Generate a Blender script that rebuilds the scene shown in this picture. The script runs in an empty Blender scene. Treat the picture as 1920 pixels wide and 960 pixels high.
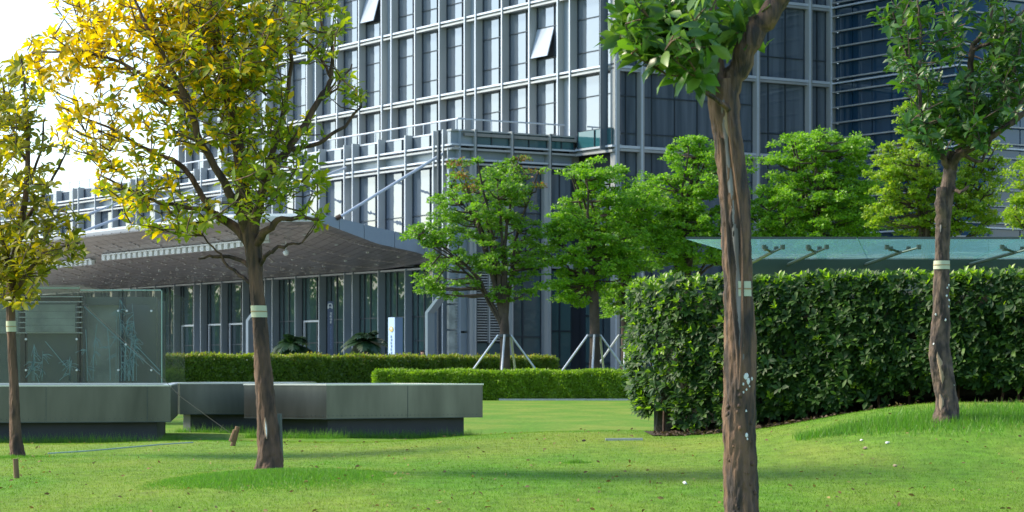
import bpy, bmesh, math, random
import numpy as np
from mathutils import Vector, Matrix, noise
random.seed(7); rng = np.random.default_rng(7)
S = bpy.context.scene; COL = S.collection
# ---------------------------------------------------------------- camera, sky, sun, exposure
EYE = 1.16; F = 4700.0; HZ = 696.0
cam = bpy.data.cameras.new('camera'); camo = bpy.data.objects.new('camera', cam); COL.objects.link(camo)
camo.location = (0, 0, EYE); camo.rotation_euler = (math.pi/2, 0, 0)
cam.sensor_width = 36; cam.lens = 36*F/1920; cam.shift_y = (HZ-480)/1920
cam.clip_start = .5; cam.clip_end = 6000
cam.dof.use_dof = True; cam.dof.focus_distance = 26; cam.dof.aperture_fstop = 9
S.camera = camo
SUN = Vector((-.78, .14, .66)).normalized()
W = bpy.data.worlds.new('World'); S.world = W; W.use_nodes = True
wn = W.node_tree.nodes; wl = W.node_tree.links
sky = wn.new('ShaderNodeTexSky'); sky.sky_type = 'NISHITA'; sky.sun_disc = False
sky.sun_elevation = math.asin(SUN.z); sky.sun_rotation = math.atan2(SUN.x, SUN.y)
sky.air_density = 1.0; sky.dust_density = .6; sky.ozone_density = 1.6
bg = wn['Background']; bg.inputs[1].default_value = .15
wl.new(sky.outputs[0], bg.inputs[0])
sl = bpy.data.lights.new('sun', 'SUN'); sl.energy = 3.4; sl.angle = math.radians(13); sl.color = (1, .88, .67)
so = bpy.data.objects.new('sun', sl); COL.objects.link(so); so.rotation_euler = SUN.to_track_quat('Z', 'Y').to_euler()
S.view_settings.view_transform = 'Standard'; S.view_settings.look = 'None'
S.view_settings.exposure = 1.2; S.view_settings.gamma = 1
S.cycles.transparent_max_bounces = 12; S.cycles.max_bounces = 7

# ---------------------------------------------------------------- helpers
def at(px, py, Y): return Vector(((px-960)/F*Y, Y, EYE+(HZ-py)/F*Y))
def tag(o, label=None, cat=None, group=None, kind=None):
    if label: o['label'] = label
    if cat: o['category'] = cat
    if group: o['group'] = group
    if kind: o['kind'] = kind
    return o
def link(name, me, parent=None, M=None):
    o = bpy.data.objects.new(name, me); COL.objects.link(o)
    if parent is not None: o.parent = parent
    if M is not None: o.matrix_local = M
    return o
def empty(name, loc=(0, 0, 0), **k):
    o = bpy.data.objects.new(name, None); COL.objects.link(o); o.location = loc
    o.empty_display_size = .2
    return tag(o, **k)
def inv(parent):
    return parent.matrix_basis.inverted() if parent is not None else Matrix()
def mesh(name, V, Fc, mat, parent=None, smooth=False, world=True, mats=None, midx=None):
    me = bpy.data.meshes.new(name)
    me.from_pydata([tuple(v) for v in V], [], Fc)
    me.materials.append(mat)
    if mats:
        for m in mats: me.materials.append(m)
        me.polygons.foreach_set('material_index', midx)
    if smooth: me.polygons.foreach_set('use_smooth', [True]*len(me.polygons))
    me.update()
    o = link(name, me, parent)
    if world and parent is not None:
        o.matrix_local = inv_chain(parent)
    return o
def inv_chain(p):
    # things are translated empties; their parts are modelled in world space
    return Matrix() if p.parent is not None else p.matrix_basis.inverted()
def npmesh(name, V, Q, mat, parent=None, smooth=False):
    """V (n,3), Q (m,k) equal-size faces"""
    me = bpy.data.meshes.new(name); V = np.asarray(V, np.float32); Q = np.asarray(Q, np.int32)
    n, k = Q.shape
    me.vertices.add(len(V)); me.vertices.foreach_set('co', V.ravel())
    me.loops.add(n*k); me.loops.foreach_set('vertex_index', Q.ravel())
    me.polygons.add(n); me.polygons.foreach_set('loop_start', np.arange(0, n*k, k, dtype=np.int32))
    if smooth: me.polygons.foreach_set('use_smooth', np.ones(n, bool))
    me.materials.append(mat); me.update(calc_edges=True)
    o = link(name, me, parent)
    if parent is not None: o.matrix_local = inv_chain(parent)
    return o

# materials -------------------------------------------------------
def mat(name, col, rough=.6, metal=0, spec=.5, col2=None, scale=3, bump=0, bscale=30, ior=None, stretch=None, coat=0, detail=4, thr=(.35, .65)):
    m = bpy.data.materials.new(name); m.use_nodes = True; N = m.node_tree.nodes; L = m.node_tree.links
    b = N['Principled BSDF']; b.inputs['Base Color'].default_value = (*col, 1)
    b.inputs['Roughness'].default_value = rough; b.inputs['Metallic'].default_value = metal
    b.inputs['Specular IOR Level'].default_value = spec
    if ior: b.inputs['IOR'].default_value = ior
    if coat: b.inputs['Coat Weight'].default_value = coat
    g = N.new('ShaderNodeNewGeometry'); mp = N.new('ShaderNodeMapping'); L.new(g.outputs['Position'], mp.inputs[0])
    if stretch: mp.inputs['Scale'].default_value = stretch
    if col2 is not None:
        n = N.new('ShaderNodeTexNoise'); n.inputs['Scale'].default_value = scale; n.inputs['Detail'].default_value = detail
        L.new(mp.outputs[0], n.inputs['Vector'])
        r = N.new('ShaderNodeValToRGB'); r.color_ramp.elements[0].position = thr[0]; r.color_ramp.elements[1].position = thr[1]
        r.color_ramp.elements[0].color = (*col, 1); r.color_ramp.elements[1].color = (*col2, 1)
        L.new(n.outputs[0], r.inputs[0]); L.new(r.outputs[0], b.inputs['Base Color'])
    if bump:
        n2 = N.new('ShaderNodeTexNoise'); n2.inputs['Scale'].default_value = bscale; n2.inputs['Detail'].default_value = 5
        L.new(mp.outputs[0], n2.inputs['Vector'])
        bp = N.new('ShaderNodeBump'); bp.inputs['Strength'].default_value = bump; bp.inputs['Distance'].default_value = .02
        L.new(n2.outputs[0], bp.inputs['Height']); L.new(bp.outputs[0], b.inputs['Normal'])
    return m
def leafmat(name, cols, trans=.4, rough=.45, tcol=None, spec=.5):
    m = bpy.data.materials.new(name); m.use_nodes = True; N = m.node_tree.nodes; L = m.node_tree.links
    b = N['Principled BSDF']; out = N['Material Output']
    g = N.new('ShaderNodeNewGeometry'); r = N.new('ShaderNodeValToRGB')
    el = r.color_ramp.elements
    while len(el) < len(cols): el.new(.5)
    for i, c in enumerate(cols): el[i].position = i/(len(cols)-1) if len(cols) > 1 else 0; el[i].color = (*c, 1)
    oi = N.new('ShaderNodeObjectInfo'); ad = N.new('ShaderNodeMath'); ad.operation = 'ADD'
    fr = N.new('ShaderNodeMath'); fr.operation = 'FRACT'
    L.new(g.outputs['Random Per Island'], ad.inputs[0]); L.new(oi.outputs['Random'], ad.inputs[1])
    L.new(ad.outputs[0], fr.inputs[0]); L.new(fr.outputs[0], r.inputs[0])
    L.new(r.outputs[0], b.inputs['Base Color'])
    b.inputs['Roughness'].default_value = rough; b.inputs['Specular IOR Level'].default_value = spec
    t = N.new('ShaderNodeBsdfTranslucent'); mx = N.new('ShaderNodeMixShader'); mx.inputs[0].default_value = trans
    mul = N.new('ShaderNodeMix'); mul.data_type = 'RGBA'; mul.blend_type = 'MULTIPLY'; mul.inputs[0].default_value = 1
    L.new(r.outputs[0], mul.inputs[6]); mul.inputs[7].default_value = (*(tcol or (2.2, 2.4, .8)), 1)
    L.new(mul.outputs[2], t.inputs[0])
    L.new(b.outputs[0], mx.inputs[1]); L.new(t.outputs[0], mx.inputs[2]); L.new(mx.outputs[0], out.inputs[0])
    return m
def glassmat(name, col, ior, rough=.02, wave=.0, alpha=None, tint=None, col2=None, stretch=(1, 1, .4)):
    m = mat(name, col, rough=rough, ior=ior, col2=col2, scale=.25, stretch=stretch)
    N = m.node_tree.nodes; L = m.node_tree.links; b = N['Principled BSDF']
    if wave:
        n = N.new('ShaderNodeTexNoise'); n.inputs['Scale'].default_value = 1.1; g = N.new('ShaderNodeNewGeometry')
        L.new(g.outputs['Position'], n.inputs['Vector']); bp = N.new('ShaderNodeBump')
        bp.inputs['Strength'].default_value = wave; bp.inputs['Distance'].default_value = .05
        L.new(n.outputs[0], bp.inputs['Height']); L.new(bp.outputs[0], b.inputs['Normal'])
    if alpha is not None:
        t = N.new('ShaderNodeBsdfTransparent'); t.inputs[0].default_value = (*tint, 1); mx = N.new('ShaderNodeMixShader')
        mx.inputs[0].default_value = alpha; out = N['Material Output']
        L.new(t.outputs[0], mx.inputs[1]); L.new(b.outputs[0], mx.inputs[2]); L.new(mx.outputs[0], out.inputs[0])
    return m
M = {}
M['alu'] = mat('aluminium_cladding', (.38, .405, .41), .42, .3, col2=(.32, .345, .355), scale=.6, stretch=(1, 1, .3))
M['alu_light'] = mat('light_aluminium_trim', (.50, .56, .63), .35, .3)
M['panel'] = mat('grey_blue_panel', (.24, .30, .35), .4, .3, col2=(.29, .35, .40), scale=.5)
M['panel_dark'] = mat('dark_spandrel', (.05, .06, .075), .5)
M['glassL'] = glassmat('reflective_glass', (.07, .095, .13), 2.7, .02, .12)
M['sash'] = glassmat('sky_bright_sash_glass', (.34, .40, .48), 1.8, .03, .05)  # pale base stands for the sky mirrored by the tilted sash
M['glassR'] = glassmat('dimmed_blue_glass', (.045, .068, .092), 1.6, .04, .12, col2=(.10, .13, .165), stretch=(9, 9, .5))  # copy of the tower glass with the shaded face's dimmer reflections built in
M['glassG'] = glassmat('ground_floor_glass', (.045, .068, .08), 1.5, .03, .6, col2=(.06, .115, .12), stretch=(2, 2, .3))
M['glassT'] = glassmat('teal_parapet_glass', (.02, .09, .11), 1.8, .04, .1)
M['glassW'] = glassmat('blue_wing_glass', (.008, .03, .065), 1.7, .03, .12, col2=(.015, .045, .085))
M['glassWR'] = glassmat('sky_lit_wing_glass', (.02, .08, .17), 1.45, .05, .08)  # reflected sky put in as a lighter blue than the other wing face
M['frame'] = mat('dark_window_frame', (.035, .05, .065), .4, .4)
M['fascia'] = mat('canopy_fascia_panel', (.23, .29, .37), .45, .3)
M['soffit'] = mat('canopy_soffit_panel', (.075, .066, .066), .42, .35, col2=(.045, .042, .045), scale=1.5, stretch=(1, 1, 1))
def soffitmat():
    m = mat('canopy_soffit_panel', (.07, .06, .06), .3, .5); N = m.node_tree.nodes; L = m.node_tree.links; b = N['Principled BSDF']
    g = N.new('ShaderNodeNewGeometry'); mp = N.new('ShaderNodeMapping'); mp.inputs['Rotation'].default_value = (0, 0, -math.atan2(.8438, -.5367)); L.new(g.outputs['Position'], mp.inputs[0])
    br = N.new('ShaderNodeTexBrick'); br.inputs['Scale'].default_value = 1; br.inputs['Brick Width'].default_value = 2.4; br.inputs['Row Height'].default_value = .45; br.inputs['Mortar Size'].default_value = .03
    br.inputs['Color1'].default_value = (.36, .345, .355, 1); br.inputs['Color2'].default_value = (.30, .285, .295, 1); br.inputs['Mortar'].default_value = (.19, .18, .185, 1); br.offset = .5
    L.new(mp.outputs[0], br.inputs['Vector']); n = N.new('ShaderNodeTexNoise'); n.inputs['Scale'].default_value = 7; L.new(mp.outputs[0], n.inputs['Vector'])
    r = N.new('ShaderNodeValToRGB'); r.color_ramp.elements[0].position = .45; r.color_ramp.elements[1].position = .72; r.color_ramp.elements[0].color = (.9, .9, .9, 1); r.color_ramp.elements[1].color = (1.15, 1.12, 1.12, 1)
    L.new(n.outputs[0], r.inputs[0]); mu = N.new('ShaderNodeMix'); mu.data_type = 'RGBA'; mu.blend_type = 'MULTIPLY'; mu.inputs[0].default_value = 1
    L.new(br.outputs[0], mu.inputs[6]); L.new(r.outputs[0], mu.inputs[7]); L.new(mu.outputs[2], b.inputs['Base Color'])
    bp = N.new('ShaderNodeBump'); bp.inputs['Strength'].default_value = .4; bp.inputs['Distance'].default_value = .02; L.new(n.outputs[0], bp.inputs['Height']); L.new(bp.outputs[0], b.inputs['Normal'])
    return m
M['soffit'] = soffitmat()
M['dash'] = mat('soffit_slot', (.42, .40, .41), .5, .3)
M['white'] = mat('white_painted_metal', (.62, .66, .66), .5)
M['steel'] = mat('galvanised_steel', (.55, .58, .60), .35, .6)
M['planter'] = mat('planter_steel', (.125, .132, .118), .30, .7, col2=(.06, .066, .058), scale=2.2, stretch=(1, 1, .22), thr=(.3, .75), bump=.05, bscale=8)
M['planter_rim'] = mat('planter_rim', (.5, .53, .5), .3, .7)
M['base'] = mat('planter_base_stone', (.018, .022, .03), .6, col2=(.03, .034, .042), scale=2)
M['kerb'] = mat('kerb_stone', (.42, .44, .42), .8, col2=(.33, .34, .32), scale=6)
M['soil'] = mat('leaf_litter', (.02, .014, .010), .95, col2=(.055, .038, .025), scale=25, bump=.8, bscale=60)
M['core'] = mat('near_black_core', (.006, .010, .004), .95, col2=(.012, .016, .007), scale=14, bump=.8, bscale=30)
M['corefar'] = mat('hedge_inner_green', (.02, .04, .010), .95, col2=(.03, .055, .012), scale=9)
M['paper'] = mat('paper_label', (.44, .47, .35), .8)
M['twine'] = mat('tan_twine', (.30, .22, .12), .9)
M['wood'] = mat('weathered_wood', (.20, .12, .065), .85, col2=(.10, .06, .035), scale=12, stretch=(1, 1, .15), bump=.4, bscale=40)
M['paint'] = mat('white_paint_splash', (.62, .66, .66), .6)
M['scar'] = mat('healed_bark_scar', (.30, .22, .15), .85, col2=(.2, .15, .11), scale=20, stretch=(1, 1, .15), bump=.5)
M['scar_grey'] = mat('grey_bare_wood', (.22, .21, .21), .85, col2=(.10, .09, .085), scale=22, stretch=(1, 1, .10), bump=.6)
M['pgrass'] = glassmat('pavilion_glass', (.15, .165, .15), 1.45, .08, .1, alpha=.20, tint=(.92, .94, .92))
M['pedge'] = mat('glass_edge_green', (.24, .38, .33), .2)
M['etch'] = mat('etched_frost', (.14, .23, .23), .7)
M['rust'] = mat('rusty_brown_beam', (.06, .035, .025), .7, col2=(.03, .02, .018), scale=3)
M['greyboard'] = mat('pale_grey_board', (.42, .46, .42), .7, col2=(.24, .27, .25), scale=2)
M['greypanel'] = mat('grey_green_panel', (.12, .145, .13), .6, col2=(.09, .11, .10), scale=1)
M['roofglass'] = glassmat('teal_roof_glass', (.30, .50, .54), 1.7, .04, .3, alpha=.30, tint=(.82, .95, .95), col2=(.14, .30, .34), stretch=(3, 14, 1))
M['beam'] = mat('dark_steel_beam', (.035, .05, .055), .4, .3, col2=(.05, .07, .07), scale=1)
M['bracket'] = mat('spider_bracket', (.10, .115, .115), .4, .5)
M['signface'] = mat('pale_blue_sign_face', (.42, .58, .78), .5)
M['signside'] = mat('blue_sign_side', (.12, .20, .34), .5)
M['signnavy'] = mat('navy_sign', (.03, .055, .11), .4)
M['ink'] = mat('sign_ink', (.10, .17, .32), .6)
M['gold'] = mat('gold_emblem', (.60, .48, .18), .4, .3)
M['skin'] = mat('skin', (.42, .24, .17), .6); M['hair'] = mat('black_hair', (.01, .009, .009), .5)
M['cloth'] = mat('black_jacket', (.02, .02, .025), .8); M['pink'] = mat('pink_top', (.40, .16, .14), .8)
M['pave'] = mat('plaza_paving', (.26, .26, .25), .8, col2=(.21, .21, .2), scale=2)
M['litterleaf'] = mat('dry_leaf', (.40, .30, .20), .8); M['scrap'] = mat('white_scrap', (.7, .7, .68), .7)
M['bark'] = mat('brown_bark', (.115, .066, .042), .85, col2=(.030, .020, .015), scale=17, stretch=(1, 1, .25), thr=(.40, .62), detail=8, bump=.9, bscale=35)
M['barkC'] = mat('mottled_red_brown_bark', (.155, .088, .052), .8, col2=(.030, .022, .019), scale=19, stretch=(1, 1, .17), thr=(.40, .60), bump=1, bscale=45, detail=8)
M['barkD'] = mat('purple_brown_bark', (.125, .085, .062), .85, col2=(.030, .022, .020), scale=20, stretch=(1, 1, .4), thr=(.38, .6), detail=8, bump=.9, bscale=30)
M['barkfar'] = mat('dark_far_bark', (.075, .055, .042), .9, col2=(.04, .03, .026), scale=3, bump=.5)
M['leafB'] = leafmat('glow_gold_leaf', [(.40, .32, .010), (.50, .38, .010), (.30, .28, .012), (.55, .42, .014), (.26, .26, .012)], .68, tcol=(1.9, 1.7, .4))  # gold stands for the warm glow at upper left, put into leaf colour
M['leafB2'] = leafmat('warm_green_leaf', [(.13, .20, .014), (.20, .25, .014), (.09, .15, .012), (.27, .28, .014)], .52, tcol=(2.2, 2.2, .6))  # yellow-green leaves of the same tree, more of them rightward and low
M['leafA'] = leafmat('glow_yellowed_leaf', [(.13, .17, .012), (.24, .22, .010), (.10, .14, .012), (.30, .25, .01)], .52, tcol=(2.2, 2.0, .5))  # yellowed leaf colour stands for the warm glow on the left
M['leafC'] = leafmat('fresh_green_leaf', [(.045, .13, .022), (.085, .19, .022), (.03, .085, .02), (.12, .21, .04), (.025, .07, .02)], .32, .36, tcol=(2.2, 2.3, .7))
M['leafD'] = leafmat('deep_green_leaf', [(.028, .085, .022), (.055, .14, .022), (.02, .06, .018), (.08, .16, .02)], .32, .38)
M['leafH'] = leafmat('hedge_leaf', [(.011, .038, .010), (.026, .074, .012), (.016, .050, .012), (.065, .145, .012)], .26, .55, spec=.30)
M['leafHy'] = leafmat('young_lit_hedge_leaf', [(.12, .25, .018), (.18, .28, .02), (.07, .17, .016)], .40, .4)
M['far1'] = leafmat('camphor_leaf', [(.085, .21, .014), (.135, .26, .016), (.09, .19, .016)], .4, .5)
M['far2'] = leafmat('bright_camphor_leaf', [(.13, .30, .012), (.20, .36, .014), (.085, .20, .014), (.11, .25, .014)], .38, .5)
M['far3'] = leafmat('yellow_green_leaf', [(.18, .28, .014), (.13, .24, .016), (.26, .32, .02)], .42, .5)
M['red'] = leafmat('reddish_new_leaf', [(.20, .08, .03), (.16, .11, .03)], .4, .5)
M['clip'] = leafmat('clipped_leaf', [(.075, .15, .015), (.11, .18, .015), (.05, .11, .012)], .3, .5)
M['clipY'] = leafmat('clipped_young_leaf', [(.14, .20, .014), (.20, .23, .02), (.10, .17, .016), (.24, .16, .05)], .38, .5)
M['clipG'] = leafmat('clipped_bright_leaf', [(.13, .25, .012), (.18, .28, .012), (.09, .18, .012)], .4, .5)
M['palm'] = leafmat('cycad_leaf', [(.012, .04, .02), (.02, .055, .02)], .2, .4)
M['blade'] = leafmat('mown_grass', [(.09, .17, .012), (.13, .20, .014), (.07, .14, .012), (.17, .19, .035)], .3, .6, tcol=(1.7, 1.8, .8))
M['tall'] = leafmat('tall_grass', [(.07, .21, .012), (.10, .24, .014), (.055, .16, .012), (.12, .21, .03)], .38, .5, tcol=(1.8, 2, .8))

_m = M['roofglass']; _N = _m.node_tree.nodes; _L = _m.node_tree.links; _mx = [n for n in _N if n.type == 'MIX_SHADER'][0]
_t = _N.new('ShaderNodeBsdfTranslucent'); _t.inputs[0].default_value = (.30, .62, .66, 1); _m2 = _N.new('ShaderNodeMixShader'); _m2.inputs[0].default_value = .13
_L.new(_mx.outputs[0], _m2.inputs[1]); _L.new(_t.outputs[0], _m2.inputs[2]); _L.new(_m2.outputs[0], _N['Material Output'].inputs[0])
# lawn ground material
m = bpy.data.materials.new('lawn'); m.use_nodes = True; N = m.node_tree.nodes; L = m.node_tree.links
b = N['Principled BSDF']; b.inputs['Roughness'].default_value = .9; b.inputs['Specular IOR Level'].default_value = .2
g = N.new('ShaderNodeNewGeometry')
def nz(sc, st, rot=0, det=5):
    mp = N.new('ShaderNodeMapping'); mp.inputs['Scale'].default_value = st; mp.inputs['Rotation'].default_value = (0, 0, rot)
    L.new(g.outputs['Position'], mp.inputs[0])
    n = N.new('ShaderNodeTexNoise'); n.inputs['Scale'].default_value = sc; n.inputs['Detail'].default_value = det
    L.new(mp.outputs[0], n.inputs['Vector']); return n
def ramp(n, a, b_, p=(.35, .65)):
    r = N.new('ShaderNodeValToRGB'); r.color_ramp.elements[0].color = (*a, 1); r.color_ramp.elements[1].color = (*b_, 1)
    r.color_ramp.elements[0].position, r.color_ramp.elements[1].position = p; L.new(n.outputs[0], r.inputs[0]); return r
r1 = ramp(nz(.75, (1, .35, 1), .2), (.085, .20, .014), (.17, .235, .032), (.38, .70))
r2 = ramp(nz(9, (1, .6, 1)), (.75, .75, .75), (1.2, 1.2, 1.2), (.3, .7))
r3 = ramp(nz(.16, (.5, 1.6, 1), -.1), (1, 1, 1), (1.15, 1.02, 1.1), (.45, .7))
mu = N.new('ShaderNodeMix'); mu.data_type = 'RGBA'; mu.blend_type = 'MULTIPLY'; mu.inputs[0].default_value = 1
L.new(r1.outputs[0], mu.inputs[6]); L.new(r2.outputs[0], mu.inputs[7])
mu2 = N.new('ShaderNodeMix'); mu2.data_type = 'RGBA'; mu2.blend_type = 'MULTIPLY'; mu2.inputs[0].default_value = 1
L.new(mu.outputs[2], mu2.inputs[6]); L.new(r3.outputs[0], mu2.inputs[7]); L.new(mu2.outputs[2], b.inputs['Base Color'])
bp = N.new('ShaderNodeBump'); bp.inputs['Strength'].default_value = .7; bp.inputs['Distance'].default_value = .03
n4 = nz(45, (1, 1, 1)); L.new(n4.outputs[0], bp.inputs['Height']); L.new(bp.outputs[0], b.inputs['Normal'])
M['lawn'] = m

# mown blades share the lawn's patchy colour, each blade a little lighter or darker
mb_ = M['lawn'].copy(); mb_.name = 'mown_grass'; N = mb_.node_tree.nodes; L = mb_.node_tree.links; b = N['Principled BSDF']
src = b.inputs['Base Color'].links[0].from_socket; g = N.new('ShaderNodeNewGeometry'); rr_ = N.new('ShaderNodeMapRange'); rr_.inputs[3].default_value = .75; rr_.inputs[4].default_value = 1.5
L.new(g.outputs['Random Per Island'], rr_.inputs[0]); mu = N.new('ShaderNodeVectorMath'); mu.operation = 'SCALE'; L.new(src, mu.inputs[0]); L.new(rr_.outputs[0], mu.inputs['Scale'])
L.new(mu.outputs[0], b.inputs['Base Color']); t = N.new('ShaderNodeBsdfTranslucent'); mu3 = N.new('ShaderNodeVectorMath'); mu3.operation = 'MULTIPLY'; mu3.inputs[1].default_value = (1.5, 1.7, .8); L.new(mu.outputs[0], mu3.inputs[0]); L.new(mu3.outputs[0], t.inputs[0])
for l in list(b.inputs['Normal'].links): L.remove(l)
mx = N.new('ShaderNodeMixShader'); mx.inputs[0].default_value = .3; L.new(b.outputs[0], mx.inputs[1]); L.new(t.outputs[0], mx.inputs[2]); L.new(mx.outputs[0], N['Material Output'].inputs[0])
M['blade'] = mb_
# geometry helpers ------------------------------------------------
UC = {}
def unit(matn):
    if matn not in UC:
        me = bpy.data.meshes.new('box_'+matn)
        v = [(x, y, z) for x in (0, 1) for y in (0, 1) for z in (0, 1)]
        me.from_pydata(v, [], [(0, 1, 3, 2), (4, 6, 7, 5), (0, 4, 5, 1), (2, 3, 7, 6), (0, 2, 6, 4), (1, 5, 7, 3)])
        me.materials.append(M[matn]); me.update(); UC[matn] = me
    return UC[matn]
class Frame:
    """facade frame: a along the wall, p outward from it, z up"""
    def __init__(s, o, d, n): s.o = Vector((o[0], o[1], 0)); s.d = Vector((d[0], d[1], 0)).normalized(); s.n = Vector((n[0], n[1], 0)).normalized()
    def P(s, a, p, z): return s.o + s.d*a + s.n*p + Vector((0, 0, z))
    def mtx(s, a0, a1, p0, p1, z0, z1):
        m_ = Matrix.Identity(4); c = s.P(a0, p0, z0)
        for i in range(3):
            m_[i][0] = s.d[i]*(a1-a0); m_[i][1] = s.n[i]*(p1-p0); m_[i][2] = (z1-z0) if i == 2 else 0; m_[i][3] = c[i]
        return m_
    def box(s, name, parent, matn, a0, a1, p0, p1, z0, z1):
        return link(name, unit(matn), parent, inv_chain(parent) @ s.mtx(a0, a1, p0, p1, z0, z1))
    def verts(s, a0, a1, p0, p1, z0, z1):
        return [s.P(a, p, z) for a in (a0, a1) for p in (p0, p1) for z in (z0, z1)]
BF = [(0, 1, 3, 2), (4, 6, 7, 5), (0, 4, 5, 1), (2, 3, 7, 6), (0, 2, 6, 4), (1, 5, 7, 3)]
class Joined:
    def __init__(s): s.V = []; s.F = []
    def add(s, vs, fs): k = len(s.V); s.V += [tuple(v) for v in vs]; s.F += [tuple(i+k for i in f) for f in fs]
    def box(s, fr, *a): s.add(fr.verts(*a), BF)
    def build(s, name, matn, parent=None, **k):
        o = mesh(name, s.V, s.F, M[matn], parent); return tag(o, **k)
WORLD = Frame((0, 0), (1, 0), (0, 1))
def tube_data(pts, rad, seg=8, ridge=0, seed=0, rough=0):
    pts = [Vector(p) for p in pts]; n = len(pts); V = []; Fc = []
    r0 = random.Random(seed); ph = [r0.uniform(0, 6.28) for _ in range(6)]
    up = None
    for i, p in enumerate(pts):
        t = (pts[min(i+1, n-1)]-pts[max(i-1, 0)]).normalized()
        if up is None: up = t.orthogonal().normalized() if abs(t.y) > .9 else (Vector((0, 1, 0))-t*t.y).normalized()
        up = (up-t*up.dot(t)).normalized(); sd = t.cross(up)
        for k in range(seg):
            a = 2*math.pi*k/seg; r = rad[i]
            if ridge:
                r *= 1+ridge*(.5*math.sin(3*a+ph[0]+i*.13)+.35*math.sin(5*a+ph[1]-i*.21)+.3*math.sin(2*a+ph[2]+i*.3))
            if rough: r *= 1+rough*(r0.random()-.5)
            V.append(p+(up*math.cos(a)+sd*math.sin(a))*r)
    for i in range(n-1):
        for k in range(seg):
            k2 = (k+1) % seg; Fc.append((i*seg+k, i*seg+k2, (i+1)*seg+k2, (i+1)*seg+k))
    Fc.append(tuple(range(seg))[::-1]); Fc.append(tuple(range((n-1)*seg, n*seg)))
    return V, Fc
def smooth_path(pts, rad, sub=4, wob=0, seed=0):
    """Catmull-Rom subdivision"""
    r0 = random.Random(seed); P = [Vector(p) for p in pts]; out = []; ro = []
    for i in range(len(P)-1):
        p0 = P[max(i-1, 0)]; p1 = P[i]; p2 = P[i+1]; p3 = P[min(i+2, len(P)-1)]
        for k in range(sub):
            t = k/sub
            q = .5*((2*p1)+(p2-p0)*t+(2*p0-5*p1+4*p2-p3)*t*t+(3*p1-p0-3*p2+p3)*t**3)
            if wob and (i or k): q += Vector([r0.uniform(-wob, wob) for _ in range(3)])
            out.append(q); ro.append(rad[i]*(1-t)+rad[i+1]*t)
    out.append(P[-1]); ro.append(rad[-1]); return out, ro
# leaf templates: x = width, y = length, z = normal
LEAF_V = np.array([(0, 0, 0), (-.17, .30, .03), (0, .30, -.02), (.17, .30, .03), (-.22, .64, .02), (0, .64, -.05), (.22, .64, .02), (.02, 1, -.16)], float)
LEAF_F = np.array([(0, 2, 1), (0, 3, 2), (1, 2, 5), (1, 5, 4), (2, 3, 6), (2, 6, 5), (4, 5, 7), (5, 6, 7)])
CARD_V = np.array([(0, 0, 0), (-.30, .45, .06), (0, 1, -.06), (.30, .55, .0)], float)
CARD_F = np.array([(0, 3, 2, 1)])
BLADE_V = np.array([(-.5, 0, 0), (.5, 0, 0), (0, 1, 0)], float); BLADE_F = np.array([(0, 1, 2)])
def basis(dirs, nrm):
    d = dirs/np.linalg.norm(dirs, axis=1, keepdims=True)
    x = np.cross(d, nrm); x /= np.linalg.norm(x, axis=1, keepdims=True)+1e-9
    z = np.cross(x, d); return np.stack([x, d, z], axis=2)      # columns x,d,z
def scatter(T, Fq, pos, B, size):
    V = np.einsum('nij,kj->nki', B, T)*size[:, None, None] if size.ndim == 1 else np.einsum('nij,nkj->nki', B, T[None]*size[:, None, :])
    V = V+pos[:, None, :]; n = len(pos); k = len(T)
    Q = (Fq[None]+(np.arange(n)*k)[:, None, None]).reshape(-1, Fq.shape[1])
    return V.reshape(-1, 3), Q
LM = {}
def leaf_me(matn):
    if matn not in LM:
        me = bpy.data.meshes.new('leaf'); me.from_pydata([tuple(v) for v in LEAF_V], [], [tuple(int(i) for i in f) for f in LEAF_F])
        me.materials.append(M[matn]); me.polygons.foreach_set('use_smooth', [True]*len(me.polygons)); me.update(); LM[matn] = me
    return LM[matn]
def leaves(parent, pos, dirs, nrm, size, matn, single=300, name='foliage'):
    """the leaves nearest the camera become parts of their own, the others one mesh"""
    B = basis(dirs, nrm)
    if single:
        px = 960+F*pos[:, 0]/pos[:, 1]; py = HZ-F*(pos[:, 2]-EYE)/pos[:, 1]
        score = pos[:, 1]/size+1e4*((px < -10) | (px > 1930) | (py < -10) | (py > 970))
        o = np.argsort(score); idx = o[:single]; rest = o[single:]
        me = leaf_me(matn); base = inv_chain(parent)
        for i in idx:
            m_ = Matrix.Identity(4)
            for r in range(3):
                for c in range(3): m_[r][c] = float(B[i, r, c]*size[i])
                m_[r][3] = float(pos[i, r])
            link('leaf', me, parent, base @ m_)
    else: rest = np.arange(len(pos))
    if len(rest):
        V, Q = scatter(LEAF_V, LEAF_F, pos[rest], B[rest], size[rest])
        o = npmesh(name, V, Q, M[matn], parent, smooth=True); o['kind'] = 'stuff'
def unitv(n):
    v = rng.normal(size=(n, 3)); return v/np.linalg.norm(v, axis=1, keepdims=True)

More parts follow.
